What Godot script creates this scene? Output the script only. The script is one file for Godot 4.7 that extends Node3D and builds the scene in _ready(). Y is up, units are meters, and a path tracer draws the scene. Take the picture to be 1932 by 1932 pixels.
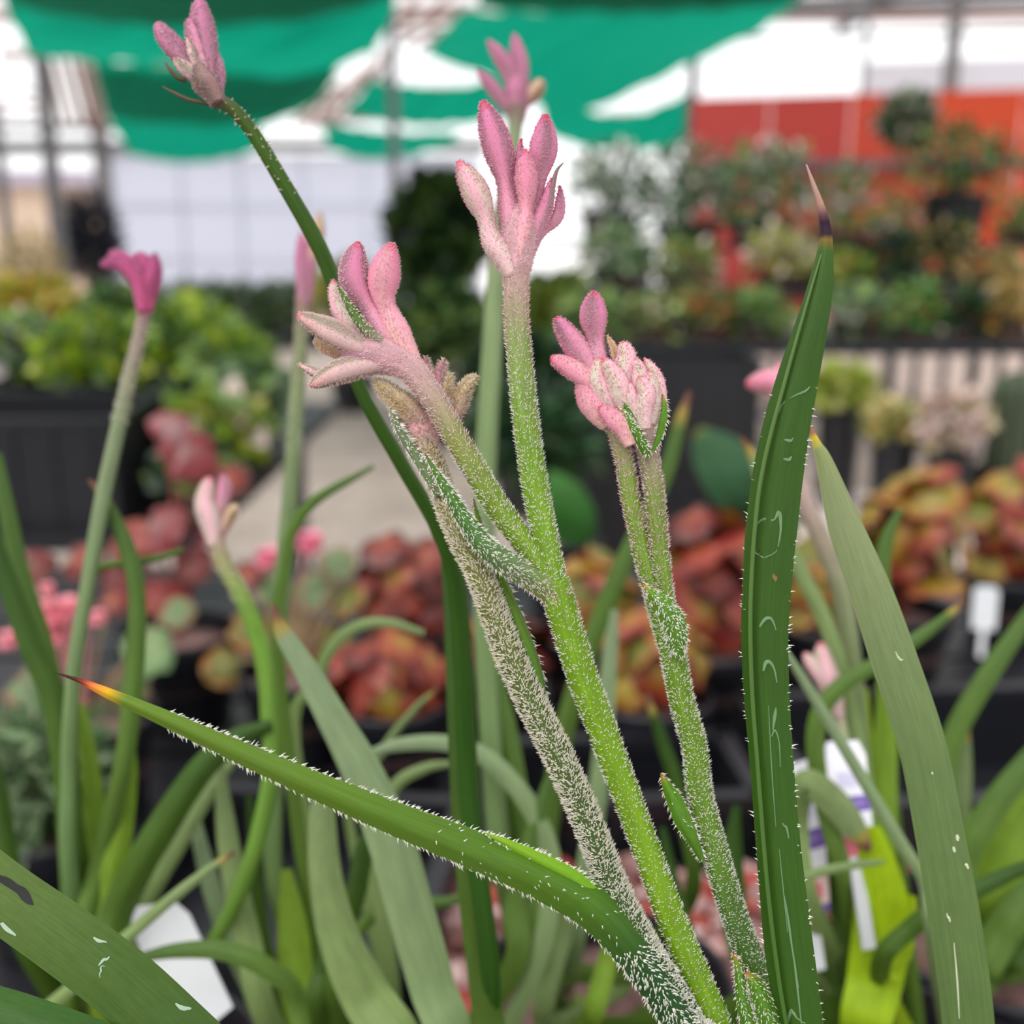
extends Node3D
# A kangaroo paw in flower, close up, on a bench in a plant nursery.
# Metres, y up. The camera stands at the bench; F is the focal length in pixels of the 1932 px frame.
const F := 2071.6
const CAM_Y := 1.15
const PITCH := -14.0
var cam_t: Transform3D
var rng := RandomNumberGenerator.new()
var M := {}
var used := {}


class Geo:
	var v := PackedVector3Array()
	var c := PackedColorArray()
	var uv := PackedVector2Array()
	var idx := PackedInt32Array()
	var spine: Array = []

	# closed loops of equal size joined into a skin; loops run so that faces point outwards
	func skin(loops: Array, cols: Array, cap := true) -> void:
		var n: int = loops[0].size()
		var m := loops.size()
		var first := v.size()
		for i in m:
			for j in n + 1:
				v.append(loops[i][j % n])
				var col = cols[i]
				c.append(col[j % n] if col is Array else col)
				uv.append(Vector2(float(j) / n, float(i) / maxf(1, m - 1)))
		for i in m - 1:
			for j in n:
				var a := first + i * (n + 1) + j
				var b := a + n + 1
				idx.append_array([a, b, a + 1, a + 1, b, b + 1])
		if cap:
			for e in [0, m - 1]:
				var mid := Vector3.ZERO
				for p in loops[e]:
					mid += p / n
				var k := v.size()
				v.append(mid)
				var cc = cols[e]
				c.append(cc[0] if cc is Array else cc)
				uv.append(Vector2(0.5, 0.0 if e == 0 else 1.0))
				for j in n:
					var a2: int = first + e * (n + 1) + j
					if e == 0:
						idx.append_array([k, a2, a2 + 1])
					else:
						idx.append_array([k, a2 + 1, a2])

	func box(lo: Vector3, hi: Vector3, col := Color.WHITE, t := Transform3D()) -> void:
		for ax in 3:
			for s in 2:
				var o := [(ax + 1) % 3, (ax + 2) % 3]
				var k := v.size()
				for q in [[0, 0], [1, 0], [1, 1], [0, 1]]:
					var p := Vector3()
					p[ax] = hi[ax] if s else lo[ax]
					p[o[0]] = hi[o[0]] if q[0] else lo[o[0]]
					p[o[1]] = hi[o[1]] if q[1] else lo[o[1]]
					v.append(t * p)
					c.append(col)
					uv.append(Vector2(q[0], q[1]))
				if s:
					idx.append_array([k, k + 2, k + 1, k, k + 3, k + 2])
				else:
					idx.append_array([k, k + 1, k + 2, k, k + 2, k + 3])

	func sheet(rows: Array, cols: Array) -> void:
		var n: int = rows[0].size()
		var first := v.size()
		for i in rows.size():
			for j in n:
				v.append(rows[i][j])
				var col = cols[i]
				c.append(col[j] if col is Array else col)
				uv.append(Vector2(float(j) / (n - 1), float(i) / (rows.size() - 1)))
		for i in rows.size() - 1:
			for j in n - 1:
				var a := first + i * n + j
				idx.append_array([a, a + n, a + 1, a + 1, a + n, a + n + 1])

	func mesh() -> ArrayMesh:
		var nr := PackedVector3Array()
		nr.resize(v.size())
		for i in range(0, idx.size(), 3):
			var a := v[idx[i]]
			var q := (v[idx[i + 2]] - a).cross(v[idx[i + 1]] - a)
			nr[idx[i]] += q
			nr[idx[i + 1]] += q
			nr[idx[i + 2]] += q
		for i in nr.size():
			nr[i] = nr[i].normalized() if nr[i].length_squared() > 1e-30 else Vector3.UP
		var arr := []
		arr.resize(Mesh.ARRAY_MAX)
		arr[Mesh.ARRAY_VERTEX] = v
		arr[Mesh.ARRAY_NORMAL] = nr
		arr[Mesh.ARRAY_COLOR] = c
		arr[Mesh.ARRAY_TEX_UV] = uv
		arr[Mesh.ARRAY_INDEX] = idx
		var m := ArrayMesh.new()
		m.add_surface_from_arrays(Mesh.PRIMITIVE_TRIANGLES, arr)
		return m


# ---------------------------------------------------------------- helpers
func rgb(r: float, g: float, b: float) -> Color:
	return Color(r / 255.0, g / 255.0, b / 255.0).srgb_to_linear()


# point on the ray of a pixel, at depth d along the view axis
func P(x: float, y: float, d: float) -> Vector3:
	return cam_t * Vector3((x - 966.0) * d / F, (966.0 - y) * d / F, -d)


# point of that ray on the upright plane z = -z
func G(x: float, y: float, z: float) -> Vector3:
	var o := cam_t.origin
	var r := P(x, y, 1.0) - o
	return o + r * (z / -r.z)


# point of that ray on the level plane at height h
func L(x: float, y: float, h: float) -> Vector3:
	var o := cam_t.origin
	var r := P(x, y, 1.0) - o
	return o + r * ((h - o.y) / r.y)


func numbered(called: String) -> String:
	var n: int = used.get(called, 0)
	used[called] = n + 1
	return called if n == 0 else "%s_%03d" % [called, n]


func tag(o: Node, label := "", category := "", group := "", kind := "") -> Node:
	for k in [["label", label], ["category", category], ["group", group], ["kind", kind]]:
		if k[1]:
			o.set_meta(k[0], k[1])
	return o


func thing(called: String, label: String, category: String, at := Vector3.ZERO, group := "", kind := "") -> Node3D:
	var o := Node3D.new()
	o.name = numbered(called)
	add_child(o)
	o.position = at
	tag(o, label, category, group, kind)
	return o


# meshes are built in world coordinates and moved back by their parents' places
func obj(called: String, m: Mesh, mat: Material, parent: Node = null) -> MeshInstance3D:
	var o := MeshInstance3D.new()
	o.mesh = m
	o.material_override = null
	for s in m.get_surface_count():
		o.set_surface_override_material(s, mat)
	if parent == null:
		o.name = numbered(called)
		add_child(o)
	else:
		o.name = called
		parent.add_child(o, true)
		var p: Node = parent
		var off := Vector3.ZERO
		while p is Node3D and p != self:
			off += p.position
			p = p.get_parent()
		o.position = -off
	return o


func spline(pts: Array, n: int) -> Array:
	# Catmull-Rom through arrays of numbers
	var out := []
	var m := pts.size()
	for i in n:
		var t := float(i) / (n - 1) * (m - 1)
		var k: int = mini(int(t), m - 2)
		var f := t - k
		var a = pts[maxi(k - 1, 0)]
		var b = pts[k]
		var c = pts[k + 1]
		var d = pts[mini(k + 2, m - 1)]
		var q := []
		for j in b.size():
			q.append(0.5 * (2.0 * b[j] + (c[j] - a[j]) * f + (2.0 * a[j] - 5.0 * b[j] + 4.0 * c[j] - d[j]) * f * f + (3.0 * b[j] - a[j] - 3.0 * c[j] + d[j]) * f * f * f))
		out.append(q)
	return out


func ramp(stops: Array, t: float) -> Color:
	if t <= stops[0][0]:
		return stops[0][1]
	for i in stops.size() - 1:
		if t <= stops[i + 1][0]:
			return stops[i][1].lerp(stops[i + 1][1], (t - stops[i][0]) / maxf(1e-6, stops[i + 1][0] - stops[i][0]))
	return stops[-1][1]


func tangent(p: Array, i: int) -> Vector3:
	return (p[mini(i + 1, p.size() - 1)] - p[maxi(i - 1, 0)]).normalized()


# round stem through [x, y, width px, depth]; stops colour it along its length
func stem_px(g: Geo, px: Array, stops: Array, n := 40, sides := 12) -> void:
	var s := spline(px, n)
	var pts := []
	var rad := []
	for q in s:
		pts.append(P(q[0], q[1], q[3]))
		rad.append(maxf(q[2], 1.0) * 0.5 * q[3] / F)
	stem(g, pts, rad, stops, sides)


func stem(g: Geo, pts: Array, rad: Array, stops: Array, sides := 10) -> void:
	var loops := []
	var cols := []
	var up := Vector3(0.3, 0.1, 1).normalized()
	for i in pts.size():
		var t := tangent(pts, i)
		var w := t.cross(up).normalized()
		var b := t.cross(w)
		var loop := []
		for j in sides:
			var a := TAU * j / sides
			loop.append(pts[i] + (w * cos(a) + b * sin(a)) * rad[i])
		loops.append(loop)
		cols.append(ramp(stops, float(i) / (pts.size() - 1)))
	g.skin(loops, cols)
	g.spine.append([pts, rad, up])


# blade through [x, y, width px, depth]: lens section folded along the midrib by fold, rolled about its length by roll degrees
func blade_px(g: Geo, px: Array, stops: Array, n := 36, fold := 0.25, roll := 0.0, thick := 0.0006) -> void:
	var s := spline(px, n)
	var pts := []
	var w := []
	for q in s:
		pts.append(P(q[0], q[1], q[3]))
		w.append(maxf(q[2], 0.6) * q[3] / F)
	blade(g, pts, w, stops, cam_t.origin, fold, roll, thick)


func blade(g: Geo, pts: Array, w: Array, stops: Array, eye: Vector3, fold: float, roll: float, thick: float) -> void:
	var loops := []
	var cols := []
	for i in pts.size():
		var t := tangent(pts, i)
		var side := t.cross((eye - pts[i]).normalized()).normalized()
		side = side.rotated(t, deg_to_rad(roll))
		var nr := side.cross(t)
		var th := minf(thick, w[i] * 0.2)
		var loop := []
		for u in [-1.0, -0.5, 0.0, 0.5, 1.0]:
			loop.append(pts[i] + side * (u * w[i] * 0.5) + nr * ((0.5 - absf(u)) * fold * w[i] * 0.5 + th * (1.0 - u * u)))
		for u in [0.5, 0.0, -0.5]:
			loop.append(pts[i] + side * (u * w[i] * 0.5) + nr * ((0.5 - absf(u)) * fold * w[i] * 0.5 - th * (1.0 - u * u)))
		loops.append(loop)
		cols.append(ramp(stops, float(i) / (pts.size() - 1)))
	var front := []
	var back := []
	for l in loops:
		front.append(l.slice(0, 5))
		back.append([l[4], l[5], l[6], l[7], l[0]])
	g.sheet(front, cols)
	g.sheet(back, cols)
	g.spine.append([pts, w, Vector3.ZERO, loops])


# point on the front face of a blade that shows at pixel x, y
func on_blade(g: Geo, x: float, y: float) -> Vector3:
	var sp: Array = g.spine[0]
	var best := 0
	var least := 1e9
	var inv := cam_t.affine_inverse()
	var at := []
	for i in sp[3].size():
		var row := []
		for j in 5:
			var q: Vector3 = inv * sp[3][i][j]
			row.append(Vector2(966.0 + q.x / -q.z * F, 966.0 - q.y / -q.z * F))
		at.append(row)
		for j in 4:
			var c := Geometry2D.get_closest_point_to_segment(Vector2(x, y), row[j], row[j + 1])
			var dd := c.distance_squared_to(Vector2(x, y))
			if dd < least:
				least = dd
				best = i * 4 + j
	var bi := best / 4
	var bj := best % 4
	var e: Vector2 = at[bi][bj + 1] - at[bi][bj]
	var f := clampf((Vector2(x, y) - at[bi][bj]).dot(e) / e.length_squared(), 0, 1)
	var p: Vector3 = sp[3][bi][bj].lerp(sp[3][bi][bj + 1], f)
	return p + (cam_t.origin - p).normalized() * 0.00012


# dried film on a blade along pixels [x, y, width px]
func film(g: Geo, parent: Node, called: String, px: Array, col: Color) -> void:
	var s := spline(px, 26)
	var pts := []
	var w := []
	for q in s:
		var p := on_blade(g, q[0], q[1])
		pts.append(p)
		w.append(maxf(0.5, q[2]) * -(cam_t.affine_inverse() * p).z / F)
	for k in 4:
		for i in range(1, pts.size() - 1):
			pts[i] = (pts[i - 1] + pts[i] * 2.0 + pts[i + 1]) / 4.0
	var o := Geo.new()
	blade(o, pts, w, [[0, col], [1, col]], cam_t.origin, 0.0, 0.0, 0.00004)
	obj(called, o.mesh(), M.leaf_front, parent)


# flower bud through base -> tip; width px is its greatest
func bud_px(g: Geo, px: Array, width: float, d0: float, d1: float, prof: Array, pal: Array, sides := 15) -> void:
	var raw := []
	for i in px.size():
		raw.append([px[i][0], px[i][1], lerpf(d0, d1, float(i) / (px.size() - 1))])
	var s := spline(raw, 22)
	var pr := spline(prof, 22)
	var pts := []
	var rad := []
	for i in 22:
		pts.append(P(s[i][0], s[i][1], s[i][2]))
		rad.append(maxf(0.04, pr[i][0]) * width * 0.5 * s[i][2] / F)
	var up := Vector3(0.2, 0.15, 1).normalized()
	var turn := rng.randf() * TAU
	var loops := []
	var cols := []
	for i in 22:
		var f := i / 21.0
		var t := tangent(pts, i)
		var w := t.cross(up).normalized()
		var b := t.cross(w)
		var loop := []
		var cc := []
		for j in sides:
			var a := TAU * j / sides
			var facet := cos(3.0 * a + turn)
			loop.append(pts[i] + (w * cos(a) + b * sin(a)) * rad[i] * (1.0 + 0.07 * facet))
			# pale panel with darker veins between pink seams, red tip: the pigment of the tepals
			var col: Color = ramp(pal[0], f).lerp(ramp(pal[1], f), smoothstep(-0.5, 0.7, -facet))
			cc.append(col.lerp(pal[2], smoothstep(0.9, 0.985, f)))
		loops.append(loop)
		cols.append(cc)
	g.skin(loops, cols)
	g.spine.append([pts, rad, up])


var hair_mesh: ArrayMesh


func make_hair() -> void:
	var g := Geo.new()
	var loops := []
	for k in 4:
		var f := k / 3.0
		var loop := []
		for j in 3:
			var a := TAU * j / 3
			loop.append(Vector3(0.34 * f * f + cos(a) * 0.17 * (1.05 - f), f, -sin(a) * 0.17 * (1.05 - f)))
		loops.append(loop)
	g.skin(loops, [Color.WHITE, Color.WHITE, Color.WHITE, Color.WHITE], false)
	hair_mesh = g.mesh()


# hairs scattered over the spines of a Geo: per_mm2, length in metres, colours along it; bend pulls the tips along the stem
func hairs(g: Geo, called: String, parent: Node, per_mm2: float, length: float, cols: Array, lean := 0.35, from := 0.0, to := 1.0) -> void:
	var xf := []
	var cl := []
	for sp in g.spine:
		var pts: Array = sp[0]
		for i in pts.size() - 1:
			var f := float(i) / (pts.size() - 1)
			if f < from or f > to:
				continue
			var seg: Vector3 = pts[i + 1] - pts[i]
			var t := seg.normalized()
			if sp.size() == 3:
				var area: float = seg.length() * TAU * sp[1][i] * 1e6
				var n := int(area * per_mm2 + rng.randf())
				for k in n:
					var q := rng.randf()
					var a := rng.randf() * TAU
					var w := t.cross(sp[2]).normalized()
					var out := (w * cos(a) + w.cross(t) * sin(a)).normalized()
					var r: float = lerpf(sp[1][i], sp[1][i + 1], q)
					add_hair(xf, cl, pts[i] + seg * q + out * r * 0.97, out, t, length, lean, ramp(cols, f + q / pts.size()))
			else:
				# along both edges of a blade
				var n2 := int(seg.length() * 1e3 * per_mm2 + rng.randf())
				for k in n2:
					var e := 0 if rng.randf() < 0.5 else 4
					var q2 := rng.randf()
					var p: Vector3 = sp[3][i][e].lerp(sp[3][i + 1][e], q2)
					var mid: Vector3 = pts[i] + seg * q2
					var out2 := (p - mid).normalized()
					var nr := out2.cross(t) * rng.randf_range(-0.7, 0.7)
					add_hair(xf, cl, p.lerp(mid, rng.randf() * rng.randf() * 0.35), (out2 + nr).normalized(), t, length, lean, ramp(cols, f))
	scatter(called, hair_mesh, M.hair, parent, xf, cl)


# down over both faces of a blade
func face_hairs(g: Geo, called: String, parent: Node, per_mm2: float, length: float, cols: Array, lean := 0.6, from := 0.0, to := 1.0) -> void:
	var xf := []
	var cl := []
	for sp in g.spine:
		var m: int = sp[0].size()
		for i in m - 1:
			var f := float(i) / (m - 1)
			if f < from or f > to:
				continue
			var t: Vector3 = (sp[0][i + 1] - sp[0][i])
			var n := int(t.length() * sp[1][i] * 2e6 * per_mm2 + rng.randf())
			for k in n:
				var j := rng.randi() % 8
				var a: Vector3 = sp[3][i][j]
				var b: Vector3 = sp[3][i][(j + 1) % 8]
				var out := (b - a).cross(t).normalized()
				var p := a.lerp(b, rng.randf()) + t * rng.randf()
				add_hair(xf, cl, p, out, t.normalized(), length, lean, ramp(cols, f))
	scatter(called, hair_mesh, M.hair, parent, xf, cl)


func add_hair(xf: Array, cl: Array, at: Vector3, out: Vector3, t: Vector3, length: float, lean: float, col: Color) -> void:
	var len := length * rng.randf_range(0.55, 1.25)
	var y := (out + t * (lean + rng.randf_range(-0.45, 0.45)) + out.cross(t) * rng.randf_range(-0.5, 0.5)).normalized()
	var x := (t - y * t.dot(y)).normalized().rotated(y, rng.randf_range(-1.3, 1.3))
	var wide := length * rng.randf_range(0.9, 1.3)
	col = col.lerp(Color(0.97, 0.96, 0.92), rng.randf() * rng.randf() * 0.9)
	xf.append(Transform3D(Basis(x * wide, y * len, x.cross(y) * wide), at))
	var k := rng.randf_range(0.85, 1.08)
	cl.append(Color(minf(1, col.r * k), minf(1, col.g * k), minf(1, col.b * k)))


func scatter(called: String, m: Mesh, mat: Material, parent: Node, xf: Array, cl: Array) -> MultiMeshInstance3D:
	var mm := MultiMesh.new()
	mm.transform_format = MultiMesh.TRANSFORM_3D
	mm.use_colors = true
	mm.mesh = m
	mm.instance_count = xf.size()
	var off := Vector3.ZERO
	var p: Node = parent
	while p is Node3D and p != self:
		off += p.position
		p = p.get_parent()
	for i in xf.size():
		mm.set_instance_transform(i, xf[i])
		mm.set_instance_color(i, cl[i])
	var o := MultiMeshInstance3D.new()
	o.multimesh = mm
	o.material_override = mat
	o.name = called
	parent.add_child(o, true)
	o.position = -off
	o.set_meta("kind", "stuff")
	return o


func solid(name_: String, r: float, g: float, b: float, rough := 0.7, metal := 0.0) -> StandardMaterial3D:
	var m := StandardMaterial3D.new()
	m.resource_name = name_
	m.albedo_color = Color(r / 255.0, g / 255.0, b / 255.0)
	m.roughness = rough
	m.metallic = metal
	return m


func painted(name_: String, rough: float, back := 0.0, tex: Texture2D = null) -> StandardMaterial3D:
	var m := StandardMaterial3D.new()
	m.resource_name = name_
	m.vertex_color_use_as_albedo = true
	m.roughness = rough
	m.albedo_texture = tex
	if back > 0.0:
		m.backlight_enabled = true
		m.backlight = Color(back, back, back).linear_to_srgb()
	return m


func streaks(w: int, h: int, low: float, seed_: int, marks := []) -> ImageTexture:
	var im := Image.create(w, h, false, Image.FORMAT_RGB8)
	var n := FastNoiseLite.new()
	n.seed = seed_
	n.frequency = 0.09
	var fine := FastNoiseLite.new()
	fine.seed = seed_ + 5
	fine.frequency = 0.03
	for y in h:
		for x in w:
			var k := 0.5 + 0.5 * n.get_noise_2d(x * 3.0, y * 0.06)
			k = lerpf(k, 0.5 + 0.5 * fine.get_noise_2d(x * 2.0, y * 0.7), 0.35)
			var q := lerpf(low, 1.0, clampf(k * 1.5 - 0.2, 0, 1))
			im.set_pixel(x, y, Color(q, q, q))
	return ImageTexture.create_from_image(im)


func noise_tex(seed_: int, freq: float, a: Color, b: Color, size := 256) -> NoiseTexture2D:
	var n := FastNoiseLite.new()
	n.seed = seed_
	n.frequency = freq
	n.fractal_octaves = 4
	var t := NoiseTexture2D.new()
	t.width = size
	t.height = size
	t.seamless = true
	t.noise = n
	var r := Gradient.new()
	r.set_color(0, a)
	r.set_color(1, b)
	t.color_ramp = r
	return t


func materials() -> void:
	var st := streaks(64, 512, 0.78, 3)
	M.leaf = painted("leaf", 0.5, 0.4, st)
	M.leaf.metallic_specular = 0.35
	M.leaf_front = painted("leaf_front", 0.45, 0.1, streaks(96, 1024, 0.84, 9))
	M.leaf_front.metallic_specular = 0.32
	M.stalk = painted("stalk", 0.5, 0.1, streaks(64, 512, 0.75, 12))
	M.stalk.metallic_specular = 0.35
	M.bud = painted("bud", 0.65, 0.25)
	M.hair = painted("hair", 0.6, 0.8)
	M.far_leaf = painted("far_leaf", 0.34, 0.4)
	M.begonia = painted("begonia", 0.4, 0.35)
	M.black = solid("black_plastic", 22, 23, 29, 0.45)
	M.steel = solid("galvanised_steel", 120, 118, 118, 0.5, 0.3)
	M.steel_dark = solid("painted_steel", 96, 94, 98, 0.55)
	M.bar = solid("glazing_bar", 176, 180, 196, 0.5)
	M.timber = solid("timber_purlin", 176, 150, 144, 0.8)
	M.plain = painted("plain", 0.7)
	M.flat_white = solid("white_plastic", 200, 203, 206, 0.5)
	M.concrete = solid("concrete", 255, 255, 255, 0.9)
	M.concrete.albedo_texture = noise_tex(4, 0.02, Color(0.60, 0.55, 0.51), Color(0.74, 0.69, 0.65))
	M.concrete.uv1_triplanar = true
	M.concrete.uv1_world_triplanar = true
	M.concrete.uv1_scale = Vector3(0.6, 0.6, 0.6)
	M.yard = solid("pale_gravel", 255, 255, 255, 0.95)
	M.yard.albedo_texture = noise_tex(6, 0.08, Color(0.78, 0.77, 0.77), Color(0.95, 0.94, 0.94))
	M.yard.uv1_triplanar = true
	M.yard.uv1_world_triplanar = true
	M.bark = solid("bark_mulch", 255, 255, 255, 0.95)
	M.bark.albedo_texture = noise_tex(8, 0.05, Color(0.30, 0.22, 0.20), Color(0.62, 0.47, 0.45))
	M.bark.uv1_triplanar = true
	M.bark.uv1_world_triplanar = true
	M.bark.uv1_scale = Vector3(6, 6, 6)
	M.sheet = solid("translucent_sheet", 196, 202, 226, 0.6)
	M.sheet.backlight_enabled = true
	M.sheet.backlight = Color(1, 1, 1)
	M.cloth = painted("green_shade_cloth", 0.85, 1.0)


func _ready() -> void:
	rng.seed = 77
	# camera
	var cam := Camera3D.new()
	cam.name = "camera"
	add_child(cam)
	cam.position = Vector3(0, CAM_Y, 0)
	cam.rotation_degrees = Vector3(PITCH, 0, 0)
	var at := CameraAttributesPhysical.new()
	at.frustum_focal_length = 12.0 / tan(deg_to_rad(25.0))
	at.frustum_focus_distance = 0.241
	at.frustum_near = 0.02
	at.frustum_far = 200.0
	at.exposure_aperture = at.frustum_focal_length / 4.6
	cam.attributes = at
	cam.fov = 50.0
	cam_t = cam.transform
	# overcast sky, even in all directions
	var e := Environment.new()
	var sky := ProceduralSkyMaterial.new()
	sky.sky_top_color = Color(0.98, 0.985, 1.0)
	sky.sky_horizon_color = Color(1.0, 1.0, 1.0)
	sky.ground_bottom_color = Color(0.55, 0.54, 0.53)
	sky.ground_horizon_color = Color(0.8, 0.8, 0.8)
	sky.sun_angle_max = 0.0
	e.background_mode = Environment.BG_SKY
	e.sky = Sky.new()
	e.sky.sky_material = sky
	e.background_energy_multiplier = 1.0
	e.tonemap_mode = Environment.TONE_MAPPER_LINEAR
	e.tonemap_exposure = 1.5
	e.sdfgi_enabled = true
	e.ssao_enabled = true
	e.ssil_enabled = true
	var we := WorldEnvironment.new()
	we.name = "environment"
	we.environment = e
	add_child(we)
	# the sun behind the cloud: wide and weak
	var sun := DirectionalLight3D.new()
	sun.name = "sun"
	sun.light_energy = 0.6
	sun.light_angular_distance = 40.0
	sun.light_color = Color(1.0, 0.98, 0.95)
	sun.shadow_enabled = true
	sun.sky_mode = DirectionalLight3D.SKY_MODE_LIGHT_ONLY
	sun.rotation_degrees = Vector3(-62, -38, 0)
	add_child(sun)

	materials()
	make_hair()
	shell()
	cloths()
	benches()
	far_plants()
	middle_plants()
	near_rows()
	main_plant()
	tags()


func to_px(p: Vector3, w: float) -> Array:
	var q := cam_t.affine_inverse() * p
	return [966.0 + q.x / -q.z * F, 966.0 - q.y / -q.z * F, w * F / -q.z, -q.z]


# ---------------------------------------------------------------- the plant in focus
const BUD := [[0.6], [0.7], [0.78], [0.84], [0.84], [0.76], [0.62], [0.6], [0.78], [0.96], [1.0], [0.86], [0.56], [0.14]]
const PLUMP := [[0.6], [0.7], [0.84], [0.96], [1.0], [0.93], [0.77], [0.54], [0.16]]
const NARROW := [[0.7], [0.85], [0.95], [1.0], [0.9], [0.6], [0.15]]


func pot(parent: Node, c: Vector3, r: float, h: float, fill: Material = null) -> void:
	# c is the centre of the rim
	var prof := [[0.78, -h], [0.80, -h + 0.004], [0.97, -0.022], [1.04, -0.022], [1.06, -0.004], [1.03, 0.0], [0.99, -0.001], [0.95, -0.03], [0.9, -h * 0.4]]
	var g := Geo.new()
	var loops := []
	var cols := []
	for q in prof:
		var loop := []
		for j in 28:
			var a := TAU * j / 28
			loop.append(c + Vector3(cos(a) * q[0] * r, q[1], -sin(a) * q[0] * r))
		loops.append(loop)
		cols.append(Color.WHITE)
	g.skin(loops, cols)
	obj("pot", g.mesh(), M.black, parent)
	var s := Geo.new()
	s.skin([ring(c + Vector3(0, -0.055, 0), r * 0.9), ring(c + Vector3(0, -0.02, 0), r * 0.93), ring(c + Vector3(0, -0.012, 0), r * 0.4)], [Color.WHITE, Color.WHITE, Color.WHITE])
	obj("soil", s.mesh(), fill if fill else M.bark, parent)


func ring(c: Vector3, r: float, n := 24) -> Array:
	var loop := []
	for j in n:
		var a := TAU * j / n
		loop.append(c + Vector3(cos(a) * r, 0, -sin(a) * r))
	return loop


func pal_bud(kind: int) -> Array:
	match kind:
		0:  # mauve grey tepals with pink seams
			return [[[0.0, rgb(228, 184, 190)], [0.35, rgb(226, 152, 178)], [1.0, rgb(206, 112, 158)]], [[0.0, rgb(214, 172, 178)], [0.45, rgb(190, 136, 156)], [1.0, rgb(128, 86, 102)]], rgb(190, 36, 70)]
		1:  # pale green white
			return [[[0.0, rgb(238, 206, 204)], [0.4, rgb(236, 190, 198)], [1.0, rgb(230, 170, 184)]], [[0.0, rgb(224, 204, 196)], [0.5, rgb(214, 208, 190)], [1.0, rgb(196, 194, 164)]], rgb(214, 90, 116)]
		2:  # strong pink
			return [[[0.0, rgb(242, 186, 184)], [0.4, rgb(242, 166, 186)], [1.0, rgb(220, 120, 156)]], [[0.0, rgb(242, 196, 182)], [0.5, rgb(236, 170, 180)], [1.0, rgb(208, 140, 158)]], rgb(204, 60, 96)]
		3:  # grey green, downy
			return [[[0.0, rgb(205, 172, 172)], [0.6, rgb(222, 186, 184)], [1.0, rgb(224, 168, 164)]], [[0.0, rgb(186, 158, 158)], [0.5, rgb(150, 146, 122)], [1.0, rgb(128, 132, 96)]], rgb(205, 105, 105)]
		4:  # tan, downy
			return [[[0.0, rgb(222, 172, 174)], [0.5, rgb(204, 176, 142)], [1.0, rgb(210, 190, 148)]], [[0.0, rgb(210, 164, 168)], [0.5, rgb(156, 128, 78)], [1.0, rgb(176, 152, 100)]], rgb(190, 164, 126)]
		6:  # mauve pink
			return [[[0.0, rgb(186, 130, 150)], [1.0, rgb(200, 110, 156)]], [[0.0, rgb(166, 120, 136)], [1.0, rgb(184, 112, 148)]], rgb(190, 70, 120)]
		8:  # magenta
			return [[[0.0, rgb(196, 80, 130)], [1.0, rgb(170, 66, 124)]], [[0.0, rgb(186, 60, 116)], [1.0, rgb(150, 60, 112)]], rgb(150, 60, 110)]
		7:  # brownish down at the foot of a cluster
			return [[[0.0, rgb(160, 120, 120)], [1.0, rgb(150, 120, 110)]], [[0.0, rgb(120, 100, 92)], [1.0, rgb(110, 96, 80)]], rgb(150, 110, 100)]
	return [[[0.0, rgb(196, 150, 166)], [1.0, rgb(196, 126, 156)]], [[0.0, rgb(170, 140, 144)], [1.0, rgb(180, 136, 156)]], rgb(186, 80, 110)]


# buds: [[points base -> tip], width, d0, d1, profile, palette]
func cluster(parent: Node, list: Array, hair_cols: Array, per_mm2 := 9.0, length := 0.0005) -> void:
	var all := Geo.new()
	for b in list:
		var g := Geo.new()
		bud_px(g, b[0], b[1], b[2], b[3], b[4], pal_bud(b[5]))
		obj("bud", g.mesh(), M.bud, parent)
		all.spine.append_array(g.spine)
	hairs(all, "bud_hairs", parent, per_mm2, length, hair_cols, 0.25)


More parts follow.
